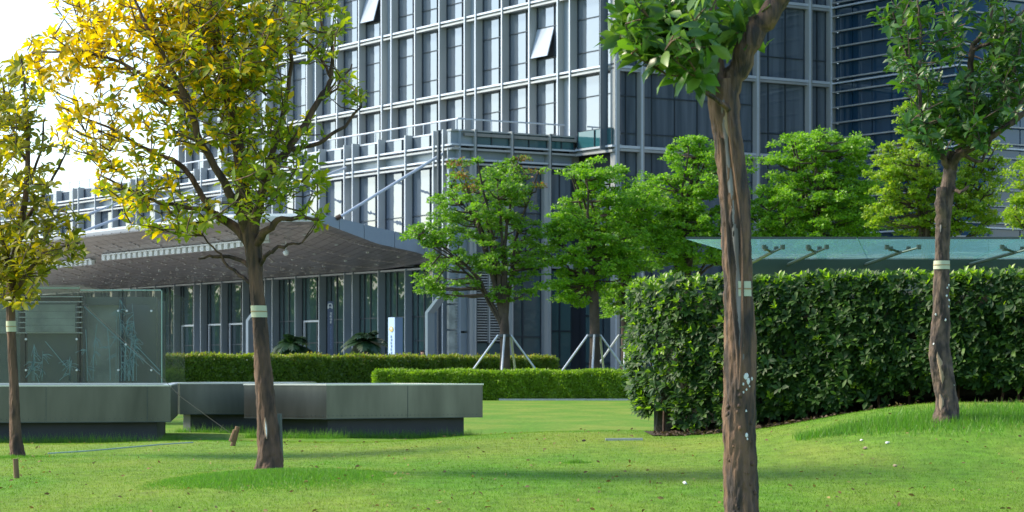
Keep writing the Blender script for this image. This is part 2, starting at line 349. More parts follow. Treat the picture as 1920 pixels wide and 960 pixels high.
# ---------------------------------------------------------------- ground
def sst(a, b_, x): t = np.clip((x-a)/(b_-a), 0, 1); return t*t*(3-2*t)
def H(x, y):
    x = np.asarray(x, float); y = np.asarray(y, float)
    h = (.40+.10*sst(-2, 1.5, x)*sst(16, 25, y))*(1-sst(27, 41+0*x, y))
    h = h-.03*(1-sst(-6, -3, x))*(1-sst(27, 41, y))
    h = h+.40*sst(1.4, 4.2, x)*np.exp(-((y-22.8)/3.4)**2)
    h = h-.035*(1-sst(-2.2, .5, x))*(1-sst(27, 41, y))-.02*(1-sst(-5, -3.5, x))*(1-sst(27, 36, y))
    h = h+.035*np.exp(-(((x+1.72)/.75)**4+((y-17.9)/1.3)**4))
    h = h+.018*np.sin(x*1.3+y*.35)*np.cos(y*.5-x*.4)*(y < 60)
    h = h-.09*(1-sst(10, 18, y))
    return h
def axis(lo, hi, step, far):
    a = list(np.arange(lo, hi+1e-6, step)); s = step; x = hi
    while x < far: s *= 1.35; x += s; a.append(x)
    s = step; x = lo; pre = []
    while x > -far: s *= 1.35; x -= s; pre.append(x)
    return np.array(pre[::-1]+a)
xs = axis(-14, 14, .25, 2500); ys = axis(4, 48, .25, 4000)
XX, YY = np.meshgrid(xs, ys); Z = H(XX, YY)
V = np.stack([XX, YY, Z], -1).reshape(-1, 3); nx = len(xs); ny = len(ys)
ii, jj = np.meshgrid(np.arange(nx-1), np.arange(ny-1)); a = (jj*nx+ii).ravel()
o = npmesh('lawn', V, np.stack([a, a+1, a+nx+1, a+nx], 1), M['lawn'], smooth=True); tag(o, kind='structure')

# mown blades
def blades(name, x, y, h, w, matn, lean=.5, **k):
    n = len(x); pos = np.stack([x, y, H(x, y)-.005], 1)
    d = np.stack([rng.normal(0, lean, n), rng.normal(0, lean, n), np.ones(n)], 1)
    nr = np.stack([rng.normal(0, 1, n), rng.normal(-.6, 1, n), rng.normal(0, .2, n)], 1)
    B = basis(d, nr); V, Q = scatter(BLADE_V, BLADE_F, pos, B, np.stack([w, h, h], 1))
    o = npmesh(name, V, Q, M[matn]); return tag(o, kind='stuff', **k)
n = 420000; y = 11+35*rng.random(n)**1.7; x = (rng.random(n)-.5)*2*(y*.215+.3)
blades('mown_grass', x, y, rng.uniform(.010, .026, n), rng.uniform(.003, .006, n), 'blade', .55,
       label='short mown grass blades covering the lawn', cat='grass')
tx = []; ty = []; th = []
def tuft(cx, cy, rx, ry, n, h0, h1, f=1.0):
    a = rng.random(n)*6.283; r = rng.random(n)**.78*(1+.12*np.sin(3*a+cx)+.08*np.sin(7*a)); tx.append(cx+rx*r*np.cos(a)); ty.append(cy+ry*r*np.sin(a)); th.append((h0+(h1-h0)*rng.random(n))*np.clip(1.05-.85*r, .2, 1))
tuft(-1.68, 17.75, .95, 1.45, 42000, .03, .07)
x = 2.4+3.8*rng.random(24000)**.75; y = 21.2+rng.normal(0, .38, 24000)*np.clip((x-2.2)/1.2, .3, 1)+.1*np.sin(x*3); tx.append(x); ty.append(y); th.append(rng.uniform(.03, .10, 24000))
tuft(-4.8, 24.1, .5, .5, 2500, .02, .05)
tuft(.52, 20.2, .16, .12, 900, .02, .05)
for (x0, y0, x1, y1, n) in [(-9, 39.25, -5.6, 40.0, 5000), (-3.1, 42.55, -.6, 44.2, 4000), (-4.6, 43.6, -3.1, 42.6, 2500), (-6.3, 47.1, -4.6, 47.3, 1500), (-5.6, 40.1, -5.45, 41, 900)]:
    u = rng.random(n); tx.append(x0+(x1-x0)*u+rng.normal(0, .04, n)); ty.append(y0+(y1-y0)*u+rng.normal(0, .08, n)); th.append(rng.uniform(.05, .22, n)*rng.random(n)+.03)
x = np.concatenate(tx); y = np.concatenate(ty); h = np.concatenate(th)
blades('tall_grass', x, y, h, rng.uniform(.004, .008, len(x)), 'tall', .35, label='taller unmown grass left around the tree bases and planters', cat='grass')

n = 900; y = 12+26*rng.random(n)**1.4; x = (rng.random(n)-.5)*2*(y*.21); p = np.stack([x, y, H(x, y)+rng.uniform(.012, .03, n)], 1)
M['fallen'] = leafmat('fallen_leaves', [(.22, .14, .05), (.10, .06, .03), (.26, .20, .06), (.05, .04, .02)], .1, .8)
V, Q = scatter(LEAF_V, LEAF_F, p, basis(unitv(n)*[1, 1, .3], unitv(n)+[0, 0, .8]), rng.uniform(.015, .045, n))
tag(npmesh('fallen_leaves', V, Q, M['fallen']), 'small dry leaves scattered thinly over the lawn', 'fallen leaves', kind='stuff')
# plaza paving in front of the building
mesh('plaza_pavement', [(-90, 117, .004), (80, 104, .004), (90, 200, .004), (-90, 230, .004)], [(0, 1, 2, 3)], M['pave'])
tag(bpy.data.objects['plaza_pavement'], kind='structure')

# ---------------------------------------------------------------- office tower
dL = Vector((-.5367, .8438, 0)); nL = Vector((-.8438, -.5367, 0)); dR = Vector((.8438, .5367, 0)); nR = Vector((.5367, -.8438, 0))
P0 = (5.171, 128.0)
TL = Frame(P0, dL, nL); TR = Frame(P0, dR, nR)
LEV = [12.6+4.1*k for k in range(6)]; TOP = LEV[-1]+.6
tower = empty('office_tower', (P0[0], P0[1], 0), label='tall blue-grey glass office tower with a grid of projecting metal fins', cat='office building')
DEP = .55
J = Joined(); J.box(TL, .45, 52.6, -14.3, -.75, 0, TOP); J.build('tower_core', 'panel_dark', tower)
modules = [(4.01+9.43*i, 5.17+9.43*i) for i in range(6)]
fins = []; bays = []
bays.append((.15, modules[0][0]))
for i, (a0, a1) in enumerate(modules):
    fins += [a0, a1]
    if i < 5:
        nx_ = modules[i+1][0]; w = (nx_-a1)/3
        fins += [a1+w, a1+2*w]; bays += [(a1, a1+w), (a1+w, a1+2*w), (a1+2*w, nx_)]
FW = .10
for a in fins:
    z0 = 11.9 if a < 3 or a > 3 else 0
    TL.box('fin', tower, 'alu', a-FW/2, a+FW/2, -DEP, 0, 12.0, TOP)
    TL.box('fin_edge_trim', tower, 'alu_light', a-FW/2-.015, a+FW/2-.02, -.002, .03, 12.0, TOP)
for (a0, a1) in modules:
    TL.box('pier_panel', tower, 'panel', a0+FW/2, a1-FW/2, -.42, -.38, 12.0, TOP)
far_panes = Joined(); npane = 0
def rails(fr, th, a0, a1, z, d0=-.20, d1=0.0, pm='panel', back=-.5):
    fr.box('rail', th, 'alu_light', a0, a1, d0, d1-.03, z+.11, z+.21)
    fr.box('rail', th, 'alu', a0, a1, d0, d1-.03, z-.10, z+.0)
    fr.box('spandrel_panel', th, pm, a0, a1, back+.02, d0-.01, z-.08, z+.18)
WC = {}
def window(fr, th, a0, a1, z0, z1, cols, rows, gm, gp, fm='frame', single=True, bar=.05, gap=0, openp=None):
    """cols/rows are fractional split positions; frame is one part, panes its sub-parts"""
    global npane
    J = Joined(); ca = [a0]+[a0+(a1-a0)*c for c in cols]+[a1]; rz = [z0]+[z0+(z1-z0)*r for r in rows]+[z1]
    for a in ca[1:-1]: J.box(fr, a-bar/2, a+bar/2, gp, gp+.06, z0, z1)
    for z in rz[1:-1]: J.box(fr, a0, a1, gp, gp+.055, z-bar/2, z+bar/2)
    J.box(fr, a0, a0+.04, gp, gp+.05, z0, z1); J.box(fr, a1-.04, a1, gp, gp+.05, z0, z1)
    w = J.build('window', fm, th)
    for i in range(len(ca)-1):
        for j in range(len(rz)-1):
            if openp == (i, j): continue
            if single and PC[0] < 300:
                fr.box('pane', w, gm, ca[i], ca[i+1], gp-.06, gp, rz[j], rz[j+1]); PC[0] += 1
            else:
                FP.setdefault(gm, Joined()).box(fr, ca[i], ca[i+1], gp-.06, gp, rz[j], rz[j+1])
    if openp:
        i, j = openp; A0, A1, Z0, Z1 = ca[i], ca[i+1], rz[j], rz[j+1]
        fr.box('dark_opening', w, 'panel_dark', A0, A1, gp-.3, gp-.06, Z0, Z1)
        q = [fr.P(A0+.03, gp+.03, Z1-.03), fr.P(A1-.03, gp+.03, Z1-.03), fr.P(A1-.03, gp+.48, Z0+.06), fr.P(A0+.03, gp+.48, Z0+.06)]
        q2 = [v-fr.n*.05 for v in q]
        mesh('open_sash', q+q2, [(0, 1, 2, 3), (7, 6, 5, 4), (0, 4, 5, 1), (1, 5, 6, 2), (2, 6, 7, 3), (3, 7, 4, 0)], M['sash'], w)
    return w
PC = [0]; FP = {}
def flush_panes(th):
    for gm, J in FP.items():
        if J.V: J.build('panes', gm, th, kind='stuff')
    FP.clear(); PC[0] = 0
for k in range(5):
    for bi, (a0, a1) in enumerate(bays):
        z = LEV[k]
        if bi == 0: a0_ = -.03
        else: a0_ = a0+FW/2
        rails(TL, tower, a0_, a1-FW/2, z)
        z0, z1 = z+.19, LEV[k+1]-.09
        if bi == 0: window(TL, tower, a0, a1-FW/2, z0, z1, [.46], [.24, .70], 'glassL', -.5)
        else: window(TL, tower, a0+FW/2, a1-FW/2, z0, z1, [.36], [.26, .70], 'glassL', -.5, openp=(1, 1) if (bi, k) in {(1, 1), (7, 2)} else None)
    for (m0, m1) in modules: 
        TL.box('rail', tower, 'alu_light', m0+FW/2, m1-FW/2, -.36, -.05, z+.11, z+.21)
        TL.box('rail', tower, 'alu', m0+FW/2, m1-FW/2, -.36, -.05, z-.10, z)
for bi, (a0, a1) in enumerate(bays): rails(TL, tower, a0+(FW/2 if bi else -.18), a1-FW/2, LEV[5])
flush_panes(tower)
# right-hand (shaded) face of the tower
RC = [.18, 1.77, 9.30, 12.85, 14.33]
J = Joined(); J.box(TR, .5, 14.3, -.9, -.65, 0, TOP); J.build('tower_side_core', 'panel_dark', tower)
for i, a in enumerate(RC):
    w = .30 if i == 0 else .22
    TR.box('column', tower, 'alu', a-w/2, a+w/2, -.30, .10, 0, TOP)
    TR.box('column_edge', tower, 'alu_light', a-w/2+.03, a-w/2+.10, .10, .14, 0, TOP)
TR.box('corner_glass_return', tower, 'glassR', -.45, .03, -.56, -.5, 12.5, TOP)
RL = [4.3, 8.45]+LEV
for k, z in enumerate(RL):
    for i in range(4):
        a0, a1 = RC[i]+.12, RC[i+1]-.11
        TR.box('rail', tower, 'alu_light' if k > 1 else 'alu', a0, a1, -.22, .04, z-.02, z+.12)
        TR.box('rail', tower, 'alu', a0, a1, -.26, .01, z-.17, z-.04)
        z1 = RL[k+1]-.17 if k < len(RL)-1 else TOP
        cols = {0: [.5], 1: [.10, .30, .50, .72, .88], 2: [.25, .60], 3: [.5]}[i]
        if k < len(RL)-1: window(TR, tower, a0, a1, z+.1, z1, cols, [.18, .68] if i < 2 else [.30], 'glassR', -.32, single=True, bar=.045)
flush_panes(tower)

# ground floor of the tower corner
TLg = TL
window(TL, tower, .15, 3.2, .2, 6.4, [.45], [.22, .62], 'glassG', -.45, single=True, bar=.08)
window(TR, tower, .3, 1.7, .2, 4.1, [.5], [.3, .7], 'glassG', -.31); window(TR, tower, 1.9, 9.2, .2, 4.1, [.2, .4, .6, .8], [.3, .7], 'glassG', -.31)
window(TR, tower, 9.4, 14.2, .2, 4.1, [.33, .66], [.3, .7], 'glassG', -.31)
TL.box('wall_panel', tower, 'panel', 0, 3.2, -.5, -.25, 6.5, 11.6)
flush_panes(tower)

# ---------------------------------------------------------------- podium
C0 = (-3.02, 126.65)
PL = Frame(C0, dL, nL); PR = Frame(C0, dR, nR)
pod = empty('podium_block', (C0[0], C0[1], 0), label='long low glass podium in front of the tower with roof railing', cat='building')
B1, B2, GT, PT = 12.5, 11.76, 6.51, 13.45
J = Joined(); J.box(PL, .9, 79, -9, -.85, 0, PT-.5); J.build('podium_core', 'panel_dark', pod)
J = Joined(); J.box(PL, .0, 79, -9, -.75, PT-.35, PT-.2); J.build('roof', 'pave', pod)
pf = [.95]; pb = [(0, .95)]
for i in range(9):
    b0 = 1.91+9.49*i; w = 2.86
    pf += [b0, b0+w, b0+2*w, b0+3*w-.03]; pb += [(b0, b0+w), (b0+w, b0+2*w), (b0+2*w, b0+3*w-.03)]
    if i: pb.append((pf[-5], b0))
pb.append((.95, 1.91)); pb = sorted(b for b in pb if b[1] < 80)
for a in pf:
    if a > 79: continue
    PL.box('fin', pod, 'alu', a-.07, a+.07, -.62, 0, GT+.1, PT)
    PL.box('fin_edge_trim', pod, 'alu_light', a-.07, a-.02, 0, .03, GT+.1, PT)
    PL.box('ground_fin', pod, 'panel', a-.05, a+.05, -.62, 0, 0, GT)
    PL.box('fin_edge_trim', pod, 'alu_light', a-.05, a, 0, .03, 0, GT)
doors = {31.5, 28, 25.2, 22.3, 15.7}
for bi, (a0, a1) in enumerate(pb):
    g = .07; narrow = (a1-a0) < 1.2; x0, x1 = a0+g, a1-g
    if bi == 0: x0 = -.02
    for z in (B1, B2):
        PL.box('rail', pod, 'alu_light', x0, x1, -.25, -.04, z+.10, z+.19); PL.box('rail', pod, 'alu', x0, x1, -.25, -.02, z-.12, z-.02)
    PL.box('spandrel_panel', pod, 'panel', x0+.01, x1, -.5, -.44, B2+.1, B1)
    PL.box('coping', pod, 'alu_light', x0, x1, -.55, -.42, PT-.12, PT-.04)
    if narrow:
        PL.box('wall_panel', pod, 'panel', x0+.01, x1, -.5, -.45, GT+.2, B2); PL.box('wall_panel', pod, 'panel', x0+.01, x1, -.5, -.45, B1, PT-.13)
        PL.box('wall_panel', pod, 'panel', x0+.01, x1, -.5, -.45, 0, GT-.1)
    else:
        window(PL, pod, x0, x1, B1+.1, PT-.12, [.35], [], 'glassL', -.45)
        window(PL, pod, x0, x1, GT+.3, B2-.1, [.34], [.5], 'glassL', -.45)
        mid = (a0+a1)/2; dr = any(abs(mid-d_) < 1.2 for d_ in doors)
        window(PL, pod, x0, x1, .1, GT-.12, [.55, .8] if not dr else [.35, .85], [.42, .62], 'glassG', -.45, bar=.06)
        if dr:
            J = Joined(); J.box(PL, x0, x1-.4, -.38, -.28, 3.9, 4.0); J.box(PL, x0+.5, x0+.58, -.38, -.28, 0, 3.9); J.box(PL, x1-.5, x1-.42, -.38, -.28, 0, 3.9)
            J.build('door_frame', 'alu_light', pod)
    PL.box('head_trim', pod, 'alu_light', x0, x1, -.5, -.05, GT-.10, GT-.01)
# right-hand face of the podium
rf = [1.36, 3.58, 5.90, 7.55]
for a in rf[:3]:
    PR.box('fin', pod, 'alu', a-.30, a-.04, -.55, -.05, 0, B2-.12)
    PR.box('fin', pod, 'alu', a-.05, a+.05, -.55, .05, 0, PT); PR.box('fin_edge_trim', pod, 'frame', a+.05, a+.10, -.3, .04, 0, PT)
ed = [-.02]+rf[:3]+[7.6]
for i in range(4):
    x0, x1 = ed[i]+(.1 if i else 0), ed[i+1]-.06
    for z in (B1, B2):
        PR.box('rail', pod, 'alu_light', x0, x1, -.25, -.04, z+.10, z+.19); PR.box('rail', pod, 'alu', x0, x1, -.25, -.02, z-.12, z-.02)
    PR.box('spandrel_panel', pod, 'panel', x0+.01, x1, -.5, -.42, B2+.1, B1)
    PR.box('coping', pod, 'alu', x0, x1, -.5, -.05, PT-.12, PT-.04)
    if i == 0: PR.box('wall_panel', pod, 'panel', x0+.05, x1, -.5, -.2, B1+.2, PT-.12)
    else: window(PR, pod, x0, x1, B1+.2, PT-.12, [.48], [], 'glassT', -.2)
PR.box('corner_post', pod, 'frame', -.55, -.4, -.6, -.45, 0, PT-.1)
PR.box('wall_panel', pod, 'greyboard', .0, .55, -.52, -.30, 4.6, 5.3); PR.box('wall_panel', pod, 'greyboard', .0, .55, -.52, -.30, 3.3, 4.5)
PR.box('wall_panel', pod, 'panel', .62, 1.05, -.52, -.30, .1, 3.1); PR.box('wall_panel', pod, 'panel', .62, 1.05, -.52, -.30, 3.2, B2-.12); PR.box('wall_panel', pod, 'greyboard', .0, .55, -.52, -.30, .1, 3.2)
PR.box('wall_panel', pod, 'panel', 0, .55, -.52, -.3, 5.4, B2-.12)
# louvres
for (a0, a1) in ((1.5, 2.35), (2.42, 3.26)):
    for k in range(30):
        z = 2.7+k*.135
        PR.box('louvre_slat', pod, 'alu', a0, a1, -.42, -.30, z, z+.055)
PR.box('louvre_post', pod, 'alu', 2.35, 2.42, -.42, -.25, 2.6, 6.75)
for k in range(28):
    z = 2.2+k*.15; PL.box('louvre_slat', pod, 'alu', .14, .84, -.42, -.36, z, z+.06)
window(PR, pod, 1.5, 3.26, .1, 2.6, [.5], [], 'glassG', -.45)
window(PR, pod, 1.5, 3.26, 7.0, B2-.12, [.5], [.5], 'glassR', -.45)
window(PR, pod, 3.7, 5.6, .1, 6.4, [.4], [.45], 'glassG', -.4, bar=.07); window(PR, pod, 3.7, 5.6, 7.0, B2-.12, [.5], [.5], 'glassR', -.4)
window(PR, pod, 6.0, 7.5, .1, 6.4, [.5], [.2, .5], 'glassG', -.4, bar=.07); window(PR, pod, 6.0, 7.5, 7.0, B2-.12, [.5], [.5], 'glassR', -.4)
PR.box('head_trim', pod, 'alu', 1.42, 7.5, -.5, -.2, 6.5, 6.9)
# return of the podium under the corner bay of the tower
TL.box('rail', pod, 'alu_light', -.12, 3.25, -.05, .16, 12.62, 12.72); TL.box('rail', pod, 'alu', -.1, 3.25, -.05, .14, 12.36, 12.48)
window(TL, pod, .02, 3.2, 12.75, 13.6, [.5], [], 'glassT', .04, bar=.03)
flush_panes(pod)
# roof railing
J = Joined()
def rod(J, p, q, r, seg=6):
    v, f = tube_data([p, q], [r, r], seg); J.add(v, f)
pl = [PR.P(7.4, -.9, 0), PL.P(.9, -.9, 0), PL.P(78, -.9, 0)]
J.add(*tube_data([p+Vector((0, 0, 14.05)) for p in pl], [.045]*3, 6)); J.build('handrail', 'alu_light', pod)
for i in range(46):
    p = PL.P(1.0+i*1.7, -.9, PT-.35); J = Joined(); rod(J, p, p+Vector((0, 0, .95)), .035); J.build('rail_post', 'alu_light', pod)
for i in range(4):
    p = PR.P(.8+i*2.1, -.9, PT-.35); J = Joined(); rod(J, p, p+Vector((0, 0, .95)), .035); J.build('rail_post', 'alu_light', pod)

# ---------------------------------------------------------------- entrance canopy
can = empty('entrance_canopy', tuple(PL.P(0, 0, 0)), label='broad curved metal canopy sweeping out over the entrance, hung on rods', cat='canopy')
sT = [0, 1.4, 4, 7.7, 10.75]; zB = [5.42, 6.0, 6.38, 7.30, 7.50]; zT = [6.35, 6.80, 7.12, 7.66, 7.74]
def Sx(t): return 7.7+3.05*math.sin(min(max((t+.3)/5.5, 0), 1)*math.pi/2) if t < 50 else 10.75*math.sqrt(max(0, 1-((t-50)/6.2)**2))
def zb(s, t=20):
    base = float(np.interp(s, [0, 1.5, 3, 4.5, 6, 7.2, 8.3, 9.5, 10.75], [5.38, 5.36, 5.42, 5.60, 5.93, 6.25, 6.60, 7.02, 7.46]))
    c = max(0, 1-max(t-1, 0)/8)**2
    return base*(1-c)+c*float(np.interp(s, sT, [5.7, 6.05, 6.38, 7.30, 7.50]))+EYE
def zt(s): return float(np.interp(s, sT, zT))+EYE
def tx0(s): return 1.5-1.8*min(s/7.7, 1)     # right edge skews as it comes forward
tt = [0.0]+list(np.arange(1.2, 56, 1.2))
NS = 20
for i in range(len(tt)-1):
    ta, tb = tt[i]+(.0 if i == 0 else .015), tt[i+1]-.015
    V = []; 
    for t in (ta, tb):
        for k in range(NS+1):
            s = Sx(t)*k/NS; tq = t if i or t > ta else tx0(s)
            if i == 0 and t == tb: tq = max(t, tx0(s)+.02)
            V.append(PL.P(tq, s-.0, zb(s, t)))
    V += [v+Vector((0, 0, .05)) for v in V]; n = NS+1
    Fq = [(k, k+1, n+k+1, n+k) for k in range(NS)]+[(2*n+k, 3*n+k, 3*n+k+1, 2*n+k+1) for k in range(NS)]+[(k, 2*n+k, 2*n+k+1, k+1) for k in range(NS)]+[(n+k, n+k+1, 3*n+k+1, 3*n+k) for k in range(NS)]
    o = mesh('soffit_panel', V, Fq, M['soffit'], can, smooth=False)
# top skin and front lip
V = []
for t in tt:
    for k in range(NS+1):
        s = Sx(t)*k/NS; V.append(PL.P(t if t > 0 else tx0(s), s, zt(s)))
n = NS+1; nt = len(tt)
mesh('roof_skin', V, [(i*n+k, (i+1)*n+k, (i+1)*n+k+1, i*n+k+1) for i in range(nt-1) for k in range(NS)], M['fascia'], can)
V = []
for t in tt:
    s = Sx(t); tq = t if t > 0 else tx0(s)
    V += [PL.P(tq, s+.06, zt(s)+.03), PL.P(tq, s+.06, zt(s)-.10), PL.P(tq, s-.05, zb(s, t)-.03)]
mesh('front_lip', V, [(i*3+k, i*3+3+k, i*3+4+k, i*3+1+k) for i in range(nt-1) for k in range(2)], M['alu_light'], can)
# fascia panels of the curved end
se = [0, .9, 2.9, 4.9, 6.5, 7.72]
for i in range(5):
    V = []; 
    for k in range(5):
        s = se[i]+.03+(se[i+1]-se[i]-.03)*k/4
        for dt in (-.06, .0):
            V += [PL.P(tx0(s)+dt, s, zb(s, 0)-.04), PL.P(tx0(s)+dt, s, zt(s)+.03)]
    Fq = []
    for k in range(4):
        b0 = k*4; Fq += [(b0, b0+4, b0+5, b0+1), (b0+2, b0+3, b0+7, b0+6), (b0+1, b0+5, b0+7, b0+3), (b0, b0+2, b0+6, b0+4)]
    Fq += [(0, 1, 3, 2), (16, 18, 19, 17)]
    mesh('fascia_panel', V, Fq, M['fascia'], can)
# white bracket strip under the soffit
def strip(t0, t1, s, dz):
    J = Joined(); t = (t0+t1)/2; J.box(PL, t0, t1, s+.22, s+.28, zb(s, t)-.02, zb(s, t)+.05); J.build('bracket_rail', 'white', can)
    t = t0
    while t < t1:
        PL.box('bracket', can, 'white', t, t+.42, s, s+.2, zb(s, t)-.30, zb(s, t)-.02); t += .72
    PL.box('strip_backing', can, 'greyboard', t0, t1, s-.06, s-.02, zb(s, 20)-.16, zb(s, 20)+.02)
strip(4.0, 24.4, 8.3, 0); strip(27, 40, 7.9, 0)
# downlights
J = Joined()
for t in np.arange(2.5, 40, 2.36):
    for s in (1.6, 3.4, 5.2, 7.0):
        p = PL.P(t+.3*math.sin(s*5), s, zb(s, t)-.03); J.box(PL, t, t+.12, s, s+.12, zb(s, t)-.035, zb(s, t)-.005)
J.build('downlights', 'white', can, kind='stuff')
J = Joined(); rs = random.Random(5)
for t in np.arange(1.5, 50, .79):
    big = int(round((t-1.5)/.79)) % 3
    for s in np.arange(.5, Sx(float(t))-1.2, .23):
        if big == 0 and rs.random() < .85:
            a = t+.9*rs.random()*(rs.random() < .12); J.box(PL, a, a+.26, s, s+.10, zb(s, t)-.022, zb(s, t)-.004)
J.build('soffit_dashes', 'dash', can, kind='stuff')  # rows of small pale bars just under the soffit panels
p = PL.P(4.3, 7.2, 0); J = Joined(); rod(J, p+Vector((0, 0, zb(7.2, 4.3))), p+Vector((0, 0, zb(7.2, 4.3)-.5)), .02)
for k in range(6):
    pass
J.build('camera_stem', 'white', can)
bm = bmesh.new(); bmesh.ops.create_uvsphere(bm, u_segments=12, v_segments=8, radius=.15)
me = bpy.data.meshes.new('dome_camera'); bm.to_mesh(me); bm.free(); me.materials.append(M['white'])
link('dome_camera', me, can, inv_chain(can) @ Matrix.Translation(p+Vector((0, 0, zb(7.2, 4.3)-.6))))
# tension rods
for i, (tf, tc, sc) in enumerate([(.9, -.15, 6.6), (11.1, 8.5, 9.4), (20.6, 18, 9.4), (30.1, 27.5, 9.4), (39.6, 37, 9.4)]):
    J = Joined(); a_ = PL.P(tf, .05, 12.2); b_ = PL.P(tc, sc, zt(sc)+.02); rod(J, a_, b_, .075, 10)
    r_ = J.build('tension_rod', 'alu_light', can)
    J = Joined(); rod(J, b_-Vector((.12, 0, .02)), b_+Vector((.12, 0, .1)), .12, 8); J.build('rod_clevis', 'rust', can)

# ---------------------------------------------------------------- louvred wing on the right
E = TR.P(14.45, 0, 0); Q = E+nR*9.9
WL = Frame((Q.x, Q.y), -nR, nL); WR = Frame((Q.x, Q.y), dR, nR)
wing = empty('louvred_wing', (Q.x, Q.y, 0), label='dark blue glass wing striped with thin horizontal metal louvres', cat='office building')
J = Joined(); J.box(WL, .4, 9.9, -30, -.4, 0, TOP); J.build('wing_core', 'panel_dark', wing)
zz = []; 
for k in range(-3, 6):
    b0 = 12.6+4.1*k+.25
    zz += [(b0, 1)]+[(b0+.83*j+.05, 0) for j in range(1, 5)]
for (z, big) in zz:
    if z < .6: continue
    for fr, ln in ((WL, 9.9), (WR, 27)):
        fr.box('louvre', wing, 'alu', 0 if fr is WR else -.18, ln, -.02, .18, z-.035, z+.035)
        if big: fr.box('louvre', wing, 'alu_light', 0 if fr is WR else -.18, ln, -.05, .15, z-.28, z-.20)
zl = [z for z, b_ in zz if z > .6]
for fr, cs, gm in ((WL, [0, 1.9, 3.6, 5.2, 6.8, 8.4, 9.85], 'glassW'), (WR, [0, 2.2, 4.4, 6.6, 8.8, 11, 13.2, 15.4, 17.6, 27], 'glassWR')):
    for i in range(len(cs)-1):
        for j in range(len(zl)-1):
            if zl[j] < 2.5 and fr is WR: continue
            fr.box('pane', wing, gm, cs[i]+.03, cs[i+1]-.03, -.3, -.12-.02*((i+j) % 3 == 0), zl[j]+.03, zl[j+1]-.03) if j*len(cs)+i < 290 and (fr is WL or i < 6) else FP.setdefault(gm, Joined()).box(fr, cs[i]+.03, cs[i+1]-.03, -.3, -.12, zl[j]+.03, zl[j+1]-.03)
flush_panes(wing)
WL.box('edge_cladding', wing, 'alu', 9.87, 10.05, -.3, .1, 0, TOP)

# neighbouring block off to the right: what the shaded glass mirrors
nb = empty('neighbour_office_block', (52, 75, 0), label='dark glazed office block standing across the plaza on the right', cat='office building')
J = Joined(); J.box(WORLD, 46, 90, 62, 112, 0, 46); J.build('wall', 'panel_dark', nb)
for k in range(12): WORLD.box('window_band', nb, 'glassR', 45.8, 45.95, 62.5, 111.5, 1.0+3.8*k, 3.3+3.8*k)

# unseen wooded belt added far to the left to darken the ground-floor glass
n = 60000; u = rng.random(n); z = rng.random(n)**.8*10.5*(1+.12*np.sin(u*40)+.08*np.sin(u*97)); x = -62-95*u+rng.normal(0, 2.2, n); y = 95+150*u+rng.normal(0, 1.5, n)
V, Q = scatter(CARD_V, CARD_F, np.stack([x, y, z], 1), basis(unitv(n), unitv(n)), rng.uniform(.8, 1.7, n))
tag(npmesh('added_wood_screen', V, Q, M['far1']), 'unseen belt of trees added on the left to darken the glass reflections', 'reflection screen', kind='stuff')
# ---------------------------------------------------------------- metal planters
def slab(J, poly, z0, z1):
    n = len(poly); V = [(x, y, z0) for x, y in poly]+[(x, y, z1) for x, y in poly]
    J.add(V, [tuple(range(n))[::-1], tuple(range(n, 2*n))]+[(i, (i+1) % n, n+(i+1) % n, n+i) for i in range(n)])
def inset(poly, d):
    c = (sum(p[0] for p in poly)/len(poly), sum(p[1] for p in poly)/len(poly)); out = []; n = len(poly)
    for i in range(n):
        p0 = Vector(poly[i-1]); p1 = Vector(poly[i]); p2 = Vector(poly[(i+1) % n])
        e1 = (p1-p0).normalized(); e2 = (p2-p1).normalized(); n1 = Vector((-e1.y, e1.x)); n2 = Vector((-e2.y, e2.x))
        bis = (n1+n2); bis /= max(.3, bis.dot(n1)); out.append(tuple(p1+bis*d))
    return out
def planter(poly, label, ztop, zmid, zbot, seams):
    c = poly[0]; th = empty('metal_planter', (c[0], c[1], zbot), label=label, cat='planter', group='metal planters on the lawn')
    J = Joined(); slab(J, poly, zmid, ztop-.025); J.build('steel_box', 'planter', th)
    J = Joined(); ins = inset(poly, .14)
    for i in range(len(poly)):
        j = (i+1) % len(poly); a, b_, c_, d_ = poly[i], poly[j], ins[j], ins[i]
        q = inset(poly, -.012); a, b_ = q[i], q[j]
        V = [(*a, ztop-.024), (*b_, ztop-.024), (*c_, ztop-.024), (*d_, ztop-.024), (*a, ztop), (*b_, ztop), (*c_, ztop), (*d_, ztop)]
        J.add(V, [(0, 1, 2, 3)[::-1], (4, 5, 6, 7), (0, 1, 5, 4), (2, 3, 7, 6)])
    J.build('rim', 'planter_rim', th)
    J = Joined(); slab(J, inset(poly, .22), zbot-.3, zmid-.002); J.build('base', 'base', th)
    # rivets and panel seams on the two faces toward the camera
    J = Joined()
    for (p, q) in seams:
        p = Vector((*p, 0)); q = Vector((*q, 0)); L_ = (q-p).length; d = (q-p)/L_; nn = Vector((d.y, -d.x, 0))
        fr = Frame((p.x, p.y), (d.x, d.y), (nn.x, nn.y))
        for k in range(int(L_/.085)): J.box(fr, k*.085+.03, k*.085+.045, 0, .006, zmid+.05, zmid+.065)
        for s_ in np.arange(1.6, L_-.3, 1.6): J.box(fr, s_, s_+.008, 0, .005, zmid+.01, ztop-.03)
        J.box(fr, 0, L_, 0, .008, zmid, zmid+.012)
    J.build('rivets_and_seams', 'beam', th)
    return th
zt_, zm_ = EYE-.218, EYE-.818
planter([(-10.5, 39.0), (-5.49, 40.3), (-6.2, 46.5), (-12, 46)], 'long low steel planter below the leftmost tree, at the left edge', zt_, zm_, 0, [((-10.5, 39.0), (-5.49, 40.3))])
